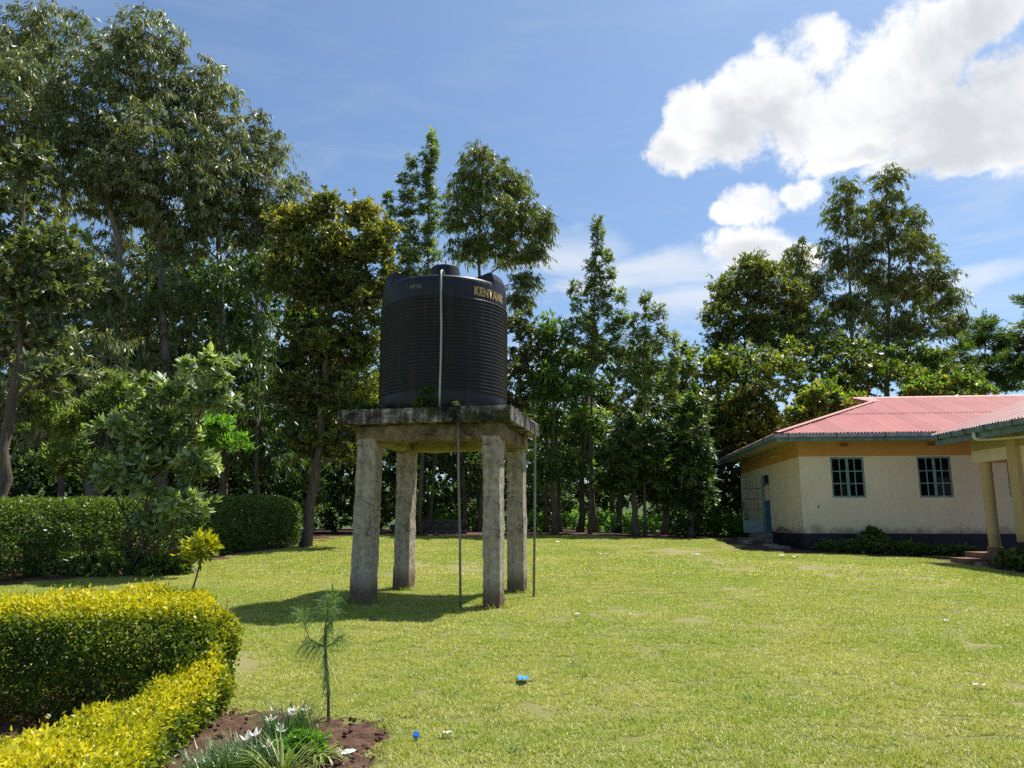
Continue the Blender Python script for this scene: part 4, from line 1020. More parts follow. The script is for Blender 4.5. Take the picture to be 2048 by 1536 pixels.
tree('mango_tree', 'dark dense tree left of the cream building doorway', 31.0, 1380, .14,
     [(1375, 870, 55, 55), (1395, 925, 42, 55), (1365, 955, 60, 45), (1390, 990, 45, 40), (1385, 815, 50, 45)], 'mango', 'dark', 1.5, .85, 1.0, 'bark', WOOD)
tree('broadleaf_tree', 'yellow green tree reaching above the doorway of the cream building', 36.0, 1430, .16,
     [(1365, 725, 50, 50), (1420, 740, 60, 55), (1490, 730, 65, 60), (1380, 790, 60, 50), (1450, 810, 70, 60), (1520, 790, 60, 60), (1560, 740, 55, 60), (1490, 880, 70, 50), (1540, 860, 55, 50)], 'broad', 'privet', 1.5, 1.0, 1.1, 'bark', WOOD, tint=.66)
tree('broadleaf_tree', 'grey green tree filling the gap behind the two spiky saplings', 36.0, 1230, .14,
     [(1180, 720, 60, 45), (1250, 740, 70, 55), (1320, 760, 60, 55), (1200, 800, 70, 50), (1280, 820, 70, 50), (1350, 830, 50, 50)], 'small', 'privet', 1.15, 1.1, 1.4, 'bark', WOOD, tint=.55)
# right group beyond the roof
tree('eucalyptus_tree', 'dense domed eucalyptus at the left end of the right hand group', 43.0, 1490, .22,
     [(1500, 545, 55, 45), (1460, 590, 55, 50), (1440, 650, 48, 55), (1530, 570, 55, 55), (1500, 640, 70, 60), (1580, 600, 55, 70), (1560, 680, 70, 60), (1460, 720, 60, 50)], 'small', 'euc_green', 1.8, 1.2, 1.5, 'bark_pale', WOOD, tint=.42)
tree('eucalyptus_tree', 'medium eucalyptus with open crown left of the tallest right hand tree', 44.0, 1705, .2,
     [(1692, 385, 40, 38), (1672, 440, 42, 45), (1718, 440, 38, 45), (1665, 505, 38, 50), (1700, 520, 52, 50), (1600, 520, 45, 55), (1640, 590, 60, 55), (1710, 610, 60, 55), (1660, 670, 70, 55), (1600, 570, 50, 55), (1590, 640, 60, 55), (1742, 560, 42, 50), (1735, 485, 36, 45)], 'euc', 'euc_green', 1.4, 1.15, 1.35, 'bark_pale', WOOD, trunk_px=[(1712, 820), (1700, 560)])
tree('eucalyptus_tree', 'tallest open crowned eucalyptus standing above the red roof', 44.5, 1775, .24,
     [(1775, 360, 38, 34), (1790, 410, 48, 42), (1755, 430, 40, 45), (1835, 440, 30, 40), (1800, 490, 60, 50), (1850, 500, 42, 45), (1880, 550, 40, 40), (1780, 570, 60, 50), (1850, 590, 60, 48), (1905, 595, 32, 40), (1770, 650, 70, 50), (1850, 650, 60, 40), (1800, 720, 80, 45), (1730, 700, 60, 45), (1905, 650, 36, 36), (1820, 560, 50, 40)], 'euc', 'euc_green', 1.35, 1.15, 1.35, 'bark_pale', WOOD, trunk_px=[(1775, 780), (1778, 560)])
tree('broadleaf_tree', 'low green tree below the right hand eucalyptus trunks', 40.0, 1640, .16,
     [(1590, 720, 60, 55), (1650, 710, 70, 55), (1720, 725, 70, 50), (1620, 780, 70, 50), (1700, 780, 70, 40), (1780, 760, 60, 40)], 'broad', 'privet', 1.35, 1.15, 1.25, 'bark', WOOD, tint=.6)
tree('broadleaf_tree', 'low tree behind the ridge right of the tallest eucalyptus', 41.0, 1870, .14,
     [(1830, 715, 50, 40), (1880, 725, 45, 40), (1850, 770, 70, 40), (1930, 760, 40, 30)], 'small', 'privet', 1.35, 1.2, 1.4, 'bark', WOOD, tint=.6)
tree('garden_bush', 'round bright leafy bush behind the left hip of the red roof', 37.5, 1650, .09,
     [(1650, 795, 65, 38), (1610, 840, 55, 45), (1690, 820, 60, 45), (1650, 860, 85, 50), (1580, 880, 40, 30)], 'broad', 'bright', 2.0, .8, 1.05, 'bark', None, 'bush', tint=.75, depth=.8, ovate=True)
tree('garden_bush', 'flat topped leafy bush showing over the red ridge', 37.5, 1890, .09,
     [(1850, 785, 50, 28), (1900, 775, 55, 28), (1950, 790, 40, 24), (1890, 830, 90, 50)], 'broad', 'bright', 2.0, .8, 1.05, 'bark', None, 'bush', tint=.7, depth=.8, ovate=True)
tree('pine_tree', 'far dark conifer beyond the ridge near the right edge', 62.0, 1975, .2,
     [(1972, 655, 32, 28), (1955, 690, 30, 26), (2000, 690, 34, 28), (1985, 730, 45, 30), (1960, 765, 45, 26), (2015, 770, 30, 26)], 'pine', 'dark', 1.5, 1.5, 1.9, 'bark', 'far conifers on the right')
tree('pine_tree', 'narrow far conifer just left of the larger far conifer', 60.0, 1915, .15,
     [(1912, 670, 16, 20), (1915, 705, 22, 24), (1922, 740, 26, 24)], 'pine', 'dark', 1.5, 1.5, 1.9, 'bark', 'far conifers on the right')
tree('pine_tree', 'far conifer cut by the right edge of the picture', 60.0, 2050, .2,
     [(2055, 690, 26, 30), (2045, 745, 28, 30), (2070, 660, 30, 30), (2075, 740, 40, 40)], 'pine', 'dark', 1.5, 1.5, 1.9, 'bark', 'far conifers on the right')
tree('pine_tree', 'branch tip of a tall tree poking in at the right edge', 50.0, 2130, .2,
     [(2062, 602, 34, 18), (2110, 560, 50, 40), (2130, 640, 60, 50), (2120, 480, 40, 40)], 'pine', 'dark', 1.3, 1.3, 1.5, 'bark', 'far conifers on the right')
# shrub in front of the clipped hedge
tree('broadleaf_shrub', 'large leaved pale green shrub in front of the clipped hedge', 15.6, 262, .045,
     [(425, 745, 75, 32), (340, 790, 75, 45), (405, 800, 70, 42), (270, 850, 75, 50), (345, 860, 80, 55), (300, 930, 85, 50), (390, 920, 50, 40), (240, 960, 60, 50), (350, 1000, 70, 40), (400, 960, 40, 40), (310, 1040, 40, 25)], 'broad', 'shrub', .85, .62, 1.0, 'twig', None, 'shrub', tint=.55, depth=.9, multi=True, ovate=True)
tree('fern_leaved_shrub', 'feathery bright green fronds right of the large leaved shrub', 16.4, 330, .03,
     [(440, 850, 50, 26), (480, 880, 34, 28), (415, 880, 40, 30)], 'feather', 'weed', 1.3, .7, 1.1, 'twig', None, 'shrub', multi=True)
# a wood that reads as one mass behind the trees one can tell apart
def mass(name, label, spans, kind, leafm, n, sscale, lscale, seed, tint=.45, cat='wood'):
    rng = np.random.default_rng(seed); C = []
    wts = np.array([abs(s[1]-s[0])*s[5] for s in spans]); wts /= wts.sum()
    for i in rng.choice(len(spans), n, p=wts):
        px0, px1, Y0, Y1_, z0, z1 = spans[i]
        Y = rng.uniform(Y0, Y1_); x = at(rng.uniform(px0, px1), 1000, Y).x
        C.append((x, Y, gz(x, Y) + z0 + (z1-z0)*rng.uniform()**.85*(1 + .25*mnoise.noise(Vector((x*.35, Y*.3, seed))))))
    C = np.array(C)
    me = crown_mesh(name, C, rng.uniform(.8, 1.25, n)*sscale, kind, [M[leafm], M['twig']], rng, lscale, tint)
    return tag(link(name, me), label, cat, kind='stuff')
mass('background_wood', 'dark mass of wood far behind the trees round the lawn',
     [(-500, 640, 33, 37, .2, 13), (640, 1000, 40, 44, .2, 9), (1000, 1130, 44, 47, .1, 8), (1130, 1340, 45, 48, .1, 7.5), (1340, 1560, 38, 42, .2, 8), (1560, 2300, 47, 52, .2, 6.5)], 'broad', 'dark', 1900, 1.5, 2.7, 41)
mass('undergrowth', 'sunlit green weeds on the ground between the tree trunks',
     [(1060, 1360, 33, 44, .05, .7), (840, 960, 34, 42, .05, .7), (1340, 1500, 33, 38, .05, .8), (980, 1060, 34, 40, .05, .5)], 'broad', 'weed', 700, .6, .9, 42, .6, 'weeds')
mass('undergrowth', 'dark scrub on the shaded ground behind the clipped hedge and tank',
     [(-300, 640, 27.5, 32, .1, 5.0), (620, 850, 31, 34, .05, 5), (820, 1135, 34, 38, .05, 5.0), (1340, 1420, 31, 34, .05, 2.5), (1400, 1520, 37, 40, .1, 6)], 'broad', 'dark', 1250, .95, 1.4, 43, .4, 'scrub')
def bare_trunk(px, Y, h, r, label, lean=0.0):
    SEED[0] += 1; rng = np.random.default_rng(SEED[0])
    x = at(px, 1060, Y).x; t = thing('tree_trunk', (x, Y, gz(x, Y)-.05), label, 'tree trunk', 'bare trunks among the trees')
    b = MB(); pts = [Vector((lean*z/h + rng.normal()*r*.3*(i > 0), rng.normal()*r*.3*(i > 0), z)) for i, z in enumerate(np.linspace(0, h, 9))]
    b.tube(pts, [r*(1.4 if i == 0 else 1.0)*(1-.35*i/8) for i in range(9)], 8); b.build('trunk', M['bark'], t, True)
    b = MB()
    for k in range(5):
        p = pts[rng.integers(4, 9)]; a = rng.uniform(0, 6.28); limb(b, p, p + Vector((math.cos(a), math.sin(a), .9))*rng.uniform(.7, 1.5), r*.35, .012, rng)
    b.build('branch', M['bark'], t, True)
for px, Y, h, r, lean, lab in [(1160, 33.5, 6, .14, .3, 'dark trunk left of the sunlit weeds beyond the lawn'), (1190, 32.5, 6, .13, -.2, 'leaning dark trunk at the left side of the sunlit weeds'),
        (1237, 34.0, 5.5, .13, .2, 'dark trunk in the middle of the sunlit weeds'), (1330, 32.0, 5, .12, .5, 'dark trunk right of the sunlit weeds leaning outward'),
        (860, 33.0, 6, .09, .2, 'thin trunk seen between the left pillars of the stand'), (932, 34.0, 6, .13, -.4, 'stout trunk seen between the front pillars of the stand'), (958, 33.2, 6, .10, .5, 'leaning trunk seen beside the front right pillar'),
        (1092, 33.0, 6, .10, .1, 'thin trunk just right of the supply pipe'), (1120, 32.6, 5.5, .09, -.2, 'second thin trunk right of the supply pipe')]:
    bare_trunk(px, Y, h, r, lab, lean)

# ------------------------------------------------------------------ hedges
SUNV = np.array(SUNDIR)
def resample(path, n):
    P = np.array(path, dtype=float); seg = np.r_[0, np.cumsum(np.linalg.norm(np.diff(P[:, :2], axis=0), axis=1))]
    t = np.linspace(0, seg[-1], n); out = np.stack([np.interp(t, seg, P[:, i]) for i in range(P.shape[1])], 1)
    ker = np.hanning(max(5, n//22) | 1); ker /= ker.sum(); h = len(ker)//2
    for i in range(out.shape[1]): out[:, i] = np.convolve(np.pad(out[:, i], h, mode='edge'), ker, 'valid')
    return out
def hedge_surface(path, n, rng, end_round=0.4):
    """random points and normals over a clipped hedge running along path rows (x, y, height, half width)"""
    N_ = 160; P = resample(path, N_); T = np.gradient(P[:, :2], axis=0); T /= np.linalg.norm(T, axis=1, keepdims=True)
    S = np.stack([T[:, 1], -T[:, 0]], 1)
    arc = np.r_[0, np.cumsum(np.linalg.norm(np.diff(P[:, :2], axis=0), axis=1))]
    e = np.minimum(arc, arc[-1]-arc); f = np.sqrt(np.clip(1-(1-np.clip(e/end_round, 0, 1))**2, 0.02, 1))
    K = 60; ph = np.linspace(0, np.pi, K); cx = np.sign(np.cos(ph))*np.abs(np.cos(ph))**.5; cz = np.abs(np.sin(ph))**.38
    gzv = np.array([gz(x, y) for x, y in P[:, :2]])
    grid = np.zeros((N_, K, 3))
    grid[:, :, 0] = P[:, None, 0] + S[:, None, 0]*cx[None]*(P[:, 3]*f)[:, None]
    grid[:, :, 1] = P[:, None, 1] + S[:, None, 1]*cx[None]*(P[:, 3]*f)[:, None]
    grid[:, :, 2] = gzv[:, None] + cz[None]*(P[:, 2]*(.35+.65*f))[:, None]
    du = grid[1:, :-1]-grid[:-1, :-1]; dv = grid[:-1, 1:]-grid[:-1, :-1]; nr = np.cross(du, dv); ar = np.linalg.norm(nr, axis=2)
    nr /= np.maximum(ar[..., None], 1e-9)
    cen = np.stack([P[:-1, 0], P[:-1, 1], gzv[:-1]+.4*P[:-1, 2]], 1)[:, None, :]
    sg = np.sign(((grid[:-1, :-1]-cen)*nr).sum(2, keepdims=True)); nr *= np.where(sg == 0, 1, sg)
    w_ = ar.ravel()/ar.sum(); idx = rng.choice(len(w_), n, p=w_); i, j = np.unravel_index(idx, ar.shape)
    a, b = rng.uniform(size=(2, n, 1))
    p = grid[i, j] + du[i, j]*a + dv[i, j]*b
    return p, nr[i, j], P
def hedge(name, label, path, n, leafm, L, asp, tint_fn, cat='hedge', bumps=.06, deep=.10, stems=60, end_round=.4, seed=1, group=None):
    rng = np.random.default_rng(seed)
    paths = path if isinstance(path[0], list) else [path]
    wt = np.array([sum(math.dist(a[:2], b_[:2])*(a[2]*2 + a[3]*2) for a, b_ in zip(q[:-1], q[1:])) for q in paths]); wt = wt/wt.sum()
    parts_ = [hedge_surface(q, int(n*k), rng, end_round) for q, k in zip(paths, wt)]
    p = np.concatenate([q[0] for q in parts_]); nr = np.concatenate([q[1] for q in parts_]); P = np.concatenate([q[2] for q in parts_]); n = len(p)
    depth = np.minimum(rng.exponential(deep*.45, n), deep*2.6)
    bp = np.array([mnoise.noise(Vector(q)*2.6) + .6*mnoise.noise(Vector(q)*6.5) for q in p])
    depth = depth - (rng.uniform(size=n) < .03)*rng.uniform(0, .07, n)
    p = p + nr*(bp*bumps - depth)[:, None] + rng.normal(0, .012, (n, 3)); 
    d = norm(nr*.35 + UPV*.12 + rng.normal(0, .75, (n, 3))); s = norm(np.cross(d, nr*.6 + UPV*.3 + rng.normal(0, .7, (n, 3))))
    LL = rng.uniform(*L, n); Q = leaf_quads(p, d, s, LL, LL*rng.uniform(*asp, n))
    T = np.clip(tint_fn(p, nr, depth, bp, rng), 0, 1)
    x, y = P[len(P)//2, :2]
    t = thing(name, (x, y, gz(x, y)), label, cat, group); org = np.array(t.location)
    o = link('foliage', quads_mesh('foliage', Q.reshape(-1, 3) - org, np.arange(len(Q)*4).reshape(-1, 4), M[leafm], tint=T), t); o['kind'] = 'stuff'
    b = MB()
    for k in range(stems):
        q = P[rng.integers(4, len(P)-4)]; off = rng.uniform(-.5, .5, 2)*q[3]; bx, by = q[0]+off[0], q[1]+off[1]; z0 = gz(bx, by)
        for m_ in range(2): limb(b, Vector((bx, by, z0-.02)) - Vector(org), Vector((bx+rng.normal()*.25*q[3], by+rng.normal()*.25*q[3], z0+q[2]*rng.uniform(.7, .93))) - Vector(org), .009, .004, rng, 0, 4, 4, .04)
    o = b.build('stems', M['twig'], t, True); o['kind'] = 'stuff'
    return t
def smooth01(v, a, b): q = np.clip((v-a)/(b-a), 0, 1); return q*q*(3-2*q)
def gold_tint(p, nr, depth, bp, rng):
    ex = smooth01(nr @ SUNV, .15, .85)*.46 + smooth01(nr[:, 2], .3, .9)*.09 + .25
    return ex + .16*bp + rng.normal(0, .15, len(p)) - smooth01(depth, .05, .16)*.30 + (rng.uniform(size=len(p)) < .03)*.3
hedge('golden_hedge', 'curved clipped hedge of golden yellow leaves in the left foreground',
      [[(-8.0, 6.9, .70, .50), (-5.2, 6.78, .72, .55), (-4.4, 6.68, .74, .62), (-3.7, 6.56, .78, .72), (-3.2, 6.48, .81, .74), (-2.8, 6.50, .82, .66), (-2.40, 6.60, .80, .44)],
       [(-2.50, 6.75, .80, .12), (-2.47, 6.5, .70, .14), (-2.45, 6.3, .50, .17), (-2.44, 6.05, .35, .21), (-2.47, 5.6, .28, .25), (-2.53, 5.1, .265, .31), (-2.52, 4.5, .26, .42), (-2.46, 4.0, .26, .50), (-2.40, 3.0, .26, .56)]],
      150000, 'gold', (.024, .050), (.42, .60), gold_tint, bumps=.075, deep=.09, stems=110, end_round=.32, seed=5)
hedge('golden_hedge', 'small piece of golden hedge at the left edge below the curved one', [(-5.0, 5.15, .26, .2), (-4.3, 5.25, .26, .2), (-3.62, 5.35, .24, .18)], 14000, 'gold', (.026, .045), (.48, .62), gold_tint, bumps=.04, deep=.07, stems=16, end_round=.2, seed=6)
def green_tint(p, nr, depth, bp, rng): return .38 + .22*smooth01(nr @ SUNV, .2, .9) + .12*bp + rng.normal(0, .14, len(p))  # leaves facing the sun tinted lighter: the lit side is put into the colour
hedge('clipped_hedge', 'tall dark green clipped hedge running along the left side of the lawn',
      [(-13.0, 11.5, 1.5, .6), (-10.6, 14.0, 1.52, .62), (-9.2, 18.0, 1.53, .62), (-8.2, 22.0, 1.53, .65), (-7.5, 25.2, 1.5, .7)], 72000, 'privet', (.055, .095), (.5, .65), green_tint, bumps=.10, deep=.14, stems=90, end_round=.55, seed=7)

# ------------------------------------------------------------------ small plants
def plant(name, label, base, spots, kind, leafm, lscale, sscale, n, seed, cat='plant', group=None, tint=.5):
    """leafy plant: spots are (dx, dy, dz, r) foliage masses above its base"""
    rng = np.random.default_rng(seed); base = Vector(base); t = thing(name, base, label, cat, group)
    C = []
    for (dx, dy, dz, r) in spots:
        u = norm(rng.normal(0, 1, (n, 3)))*rng.uniform(.2, 1, (n, 1))**.5*r; C.append(u*np.array([[1, 1, .7]]) + np.array([[dx, dy, dz]]))
    C = np.concatenate(C); C[:, 2] = np.maximum(C[:, 2], .03)
    o = link('foliage', crown_mesh('foliage', C, rng.uniform(.8, 1.2, len(C))*sscale, kind, [M[leafm], M['twig']], rng, lscale, tint, ovate=(kind == 'broad')), t); o['kind'] = 'stuff'
    b = MB()
    for (dx, dy, dz, r) in spots: limb(b, (0, 0, -.03), (dx, dy, dz), .012+.02*r, .005, rng, 0, 4, 5, .1)
    b.build('stem', M['twig'], t, True); return t
# sapling growing out of the golden hedge
sp0 = at(378, 1200, 6.75); sp1 = at(402, 1118, 6.75)
t = thing('sapling', sp0 - Vector((0, 0, .35)), 'thin sapling with a tuft of yellow leaves growing out of the golden hedge', 'sapling')
b = MB(); o0 = t.location
b.tube([Vector((0, 0, -.3)), Vector((0, 0, 0)), sp0-o0, (sp0+sp1)/2-o0+Vector((.008, 0, 0)), sp1-o0, at(406, 1085, 6.75)-o0], [.010, .010, .009, .008, .007, .004], 7); b.build('stem', M['twig'], t, True)
rng = np.random.default_rng(77); n = 420
cl = np.array([tuple(at(x, y, 6.75)-o0) for x, y in [(404, 1092), (388, 1104), (420, 1102), (408, 1078), (396, 1112), (418, 1086), (384, 1095)]])
p = cl[rng.integers(0, len(cl), n)] + rng.normal(0, .033, (n, 3)); d = norm(p - cl.mean(0) + np.array([[0, 0, .03]]) + rng.normal(0, .05, (n, 3))); s = norm(np.cross(d, rng.normal(0, 1, (n, 3)) + UPV))
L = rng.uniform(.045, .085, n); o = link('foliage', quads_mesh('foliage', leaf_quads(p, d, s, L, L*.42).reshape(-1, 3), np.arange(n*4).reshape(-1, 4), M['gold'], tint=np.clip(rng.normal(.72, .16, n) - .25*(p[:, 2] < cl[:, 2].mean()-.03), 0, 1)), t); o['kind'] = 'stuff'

# pine seedling at the edge of the flower bed
PY = 5.86
def pp(x, y, dy=0.0): return at(x, y, PY+dy)
pb = pp(657, 1443); pb.z = surf(pb.x, pb.y) - .02
pine = thing('pine_seedling', pb, 'thin young pine seedling with drooping needles at the edge of the flower bed', 'seedling')
b = MB(); V_ = lambda x, y, dy=0.0: pp(x, y, dy) - pb
b.tube([Vector((0, 0, 0)), V_(657, 1415), V_(657, 1382), V_(652, 1320), V_(651, 1303), V_(650, 1259), V_(654, 1235), V_(655, 1210)], [.013, .012, .011, .009, .0085, .007, .006, .004], 8); b.build('stem', M['bark'], pine, True)
for pts_ in ([(650, 1294), (634, 1287), (620, 1279), (610, 1255), (603, 1228)], [(651, 1296), (664, 1288), (679, 1272)], [(650, 1259), (661, 1243), (669, 1222), (668, 1195), (665, 1174)], [(655, 1212), (654, 1184)]):
    b = MB(); b.tube([V_(x, y, .02*i) for i, (x, y) in enumerate(pts_)], [.006-.0008*i for i in range(len(pts_))], 6); b.build('branch', M['bark'], pine, True)
NP, ND_, NL = [], [], []
rng = np.random.default_rng(78)
def tuft(path, n, L, droop, spread):
    P0 = np.array([tuple(V_(x, y)) for x, y in path]); t_ = rng.uniform(0, len(P0)-1.001, n); i = t_.astype(int); f = (t_-i)[:, None]
    p = P0[i]*(1-f) + P0[i+1]*f; tg = norm(P0[i+1]-P0[i])
    d = norm(tg*.7 + rng.normal(0, spread, (n, 3)) + np.array([[0, 0, -droop]])*rng.uniform(.5, 1.5, (n, 1))); NP.append(p); ND_.append(d); NL.append(rng.uniform(*L, n))
tuft([(612, 1262), (603, 1228)], 120, (.09, .15), -.05, .5); tuft([(655, 1240), (655, 1210)], 110, (.09, .15), -.1, .6); tuft([(661, 1243), (670, 1217), (667, 1190)], 90, (.06, .13), .25, .45)
tuft([(654, 1215), (654, 1184)], 90, (.02, .05), -.5, .25); tuft([(669, 1210), (665, 1172)], 90, (.02, .05), -.5, .25)
tuft([(645, 1290), (612, 1272)], 110, (.13, .22), 1.3, .35); tuft([(651, 1303), (650, 1262)], 90, (.14, .24), 1.6, .35); tuft([(664, 1288), (679, 1272)], 100, (.08, .15), .4, .45)
tuft([(655, 1350), (651, 1303)], 70, (.14, .22), 1.8, .35); tuft([(657, 1400), (655, 1350)], 40, (.10, .18), 1.8, .3); tuft([(668, 1225), (661, 1243), (652, 1258)], 80, (.12, .2), 1.2, .4)
p, d, L = np.concatenate(NP), np.concatenate(ND_), np.concatenate(NL); n = len(L)
s = norm(np.cross(d, rng.normal(0, 1, (n, 3)))); mid = p + d*L[:, None]*.55; tip = mid + norm(d + np.array([[0, 0, -.55]]))*L[:, None]*.45
Q = np.concatenate([np.stack([p-s*.0013, p+s*.0013, mid+s*.0013, mid-s*.0013], 1), np.stack([mid-s*.0013, mid+s*.0013, tip+s*.0006, tip-s*.0006], 1)])
o = link('needles', quads_mesh('needles', Q.reshape(-1, 3), np.arange(len(Q)*4).reshape(-1, 4), M['needle'], tint=np.tile(np.clip(rng.normal(.5, .2, n) + .25*(p[:, 2] > V_(0, 1262).z), 0, 1), 2)), pine); o['kind'] = 'stuff'

# lilies and grassy clumps in the bed
def blades(base, n, L, W_, spread, arch, rng, lean=.5):
    """arching strap leaves in three segments"""
    az = rng.uniform(0, 2*np.pi, n); r0 = np.sqrt(rng.uniform(0, 1, n))*spread
    p = np.stack([np.cos(az)*r0, np.sin(az)*r0, np.zeros(n)], 1); az2 = az + rng.normal(0, .7, n); LL = rng.uniform(L[0], L[1], n)
    out = np.stack([np.cos(az2), np.sin(az2), np.zeros(n)], 1); ln = np.abs(rng.normal(lean, .3*lean+.05, n))[:, None]
    s = np.stack([-np.sin(az2), np.cos(az2), np.zeros(n)], 1); pts = [p]; d = norm(UPV + out*ln)
    for k in range(3):
        pts.append(pts[-1] + d*(LL/3)[:, None]); d = norm(d + out*arch*.5 + np.array([[0, 0, -arch*.75]])*rng.uniform(.5, 1.4, (n, 1)))
    ws = [W_, W_*1.0, W_*.75, W_*.15]; Q = [np.stack([pts[k]-s*ws[k]/2, pts[k]+s*ws[k]/2, pts[k+1]+s*ws[k+1]/2, pts[k+1]-s*ws[k+1]/2], 1) for k in range(3)]
    return np.concatenate(Q), np.tile(np.clip(rng.normal(.5, .2, n), 0, 1), 3)
def clump(name, label, px, py, n, L, W_, spread, arch, leafm, seed, lean=.5, flowers=(), cat='plant'):
    rng = np.random.default_rng(seed); g = G(px, py); g.z = surf(g.x, g.y) + .0
    t = thing(name, g, label, cat); Q, T = blades(g, n, L, W_, spread, arch, rng, lean)
    o = link('leaves', quads_mesh('leaves', Q.reshape(-1, 3), np.arange(len(Q)*4).reshape(-1, 4), M[leafm], tint=T), t); o['kind'] = 'stuff'
    for (fx, fy, dy, sz, tilt) in flowers:
        c = at(fx, fy, g.y + dy) - g; f = link('flower', None, t); f.location = c
        b = MB(); b.tube([Vector((-c.x*.35, -c.y*.35, -c.z)), Vector((-c.x*.1, -c.y*.1, -c.z*.5)), Vector((0, 0, -.005))], .0025, 5); b.build('flower_stem', M['lily'], f, True)
        n6 = 6; az = np.arange(6)*np.pi/3 + rng.uniform(0, 1); el = rng.uniform(.25, .95, 6)
        d = np.stack([np.cos(az)*np.cos(el), np.sin(az)*np.cos(el), np.sin(el)], 1) + np.array([[tilt, -.15, 0]]); d = norm(d); s_ = norm(np.cross(d, UPV)); Lp = np.full(6, sz*.85)*rng.uniform(.9, 1.1, 6)
        link('petals', quads_mesh('petals', leaf_quads(np.zeros((6, 3)), d, s_, Lp, Lp*.40, .1).reshape(-1, 3), np.arange(24).reshape(-1, 4), M['petal'], tint=rng.uniform(0, 1, 6)), f)
        b = MB()
        for k in range(5): a = k*1.257; b.tube([(0, 0, 0), (math.cos(a)*.006, math.sin(a)*.006, sz*.45)], .0018, 4)
        b.build('anthers', M['anther'], f)
    return t
clump('rain_lily', 'dark leafed lily clump with white flowers beside the pine seedling', 575, 1472, 260, (.18, .34), .0065, .15, .35, 'lily', 81, .45,
      [(541, 1441, -.05, .062, -.1), (583, 1431, .05, .07, .1), (588, 1422, .07, .06, 0), (562, 1463, -.12, .07, .15), (612, 1421, .12, .05, .1)], 'lily')
clump('rain_lily', 'lily clump with white flowers below the front end of the golden hedge', 500, 1530, 300, (.15, .28), .0065, .21, .35, 'lily', 82, .45,
      [(510, 1472, .0, .07, .1), (494, 1482, -.06, .075, -.3), (536, 1494, -.05, .065, .1), (410, 1530, .1, .07, -.1)], 'lily')
clump('rain_lily', 'leafy lily clump without flowers against the hedge base', 440, 1545, 260, (.16, .28), .006, .18, .35, 'lily', 83, .5, (), 'lily')
clump('grass_clump', 'yellow striped grass clump between the lilies and the white paper', 640, 1512, 95, (.16, .28), .011, .05, .95, 'spider', 84, .8)
clump('grass_clump', 'long yellow grass blades at the bottom edge beside the lilies', 560, 1556, 60, (.24, .40), .012, .06, .5, 'spider', 85, .5)
clump('grass_clump', 'small dry grass clump right behind the yellow striped clump', 628, 1480, 40, (.12, .24), .007, .05, .5, 'spider', 86, .7)
g = G(590, 1515); plant('bed_weed', 'small light green leafy weed between the lilies and striped grass', g, [(0, 0, .06, .09), (.08, .05, .05, .06)], 'small', 'weed', .35, .16, 8, 87)
# clumps along the front of the cream building
def bp_(a, n_): p = BC + BU*a + BN*n_; return Vector((p.x, p.y, surf(p.x, p.y)))
for i, (a, n_, r, h, lab) in enumerate([(.55, -.55, .28, .14, 'lowest weed clump at the corner of the navy plinth'), (1.2, -.6, .38, .22, 'low weed clump left of the large leafed plant by the plinth'), (3.0, -.6, .42, .26, 'low weed clump right of the large leafed plant by the plinth'),
                                        (3.9, -.55, .4, .28, 'weed clump below the second window'), (4.6, -.7, .35, .2, 'weed clump nearest the porch on the navy plinth')]):
    plant('weed_clump', lab, bp_(a, n_), [(0, 0, h*.45, r*.8), (r*.6, 0, h*.35, r*.6), (-r*.6, .05, h*.35, r*.6)], 'small', 'dark', .9, .34, 14, 90+i, 'plant', 'weeds along the cream building', .6)
plant('large_leaved_plant', 'tallest dark large leafed plant against the navy plinth', bp_(2.0, -.6), [(0, 0, .32, .26), (.22, 0, .22, .22), (-.22, .05, .2, .22), (.05, 0, .5, .14)], 'broad', 'dark', 1.2, .42, 11, 97, tint=.6)
g = Vector((12.35, 18.4, surf(12.35, 18.4))); plant('weed_clump', 'weed clump at the foot of the square porch pillar', g, [(0, 0, .15, .3), (.1, .6, .15, .3), (0, -.6, .15, .35)], 'small', 'dark', .9, .34, 14, 98, tint=.6)
g = bp_(0, 0); 
# fern and weeds rooted on the slab
def on_slab(X, Y): p = SL(X, Y); return Vector((p.x, p.y, SG + 2.927))
plant('fern', 'dark fern rooted on the slab against the front of the tank', on_slab(-.02, -1.12), [(0, 0, .12, .10), (.03, .03, .30, .06), (-.1, 0, .06, .10)], 'feather', 'dark', .40, .16, 9, 101, 'fern')
plant('weed', 'tiny pale weed sprouting at the front edge of the slab', on_slab(.48, -1.17), [(0, 0, .05, .02)], 'small', 'spider', .30, .07, 1, 102)
plant('weed', 'tiny grass sprout on the slab at the left foot of the tank', on_slab(-.95, -.95), [(0, 0, .06, .08), (-.15, 0, .05, .06)], 'small', 'dark', .4, .14, 6, 103)
# low weeds before the clipped hedge
for i, (px, py, r, lab) in enumerate([(320, 1150, .35, 'pale weed where the lawn meets the shrub bed'), (440, 1098, .5, 'broad leafed weed against the clipped hedge behind the sapling'), (250, 1150, .5, 'leaf litter weeds at the foot of the large leaved shrub'), (110, 1150, .5, 'low weeds at the foot of the clipped hedge on the left')]):
    g = G(px, py); plant('weed_clump', lab, g, [(0, 0, r*.4, r), (r, .1, r*.3, r*.6)], 'broad', 'privet', .7, .35, 10, 110+i, 'plant', 'weeds along the clipped hedge')

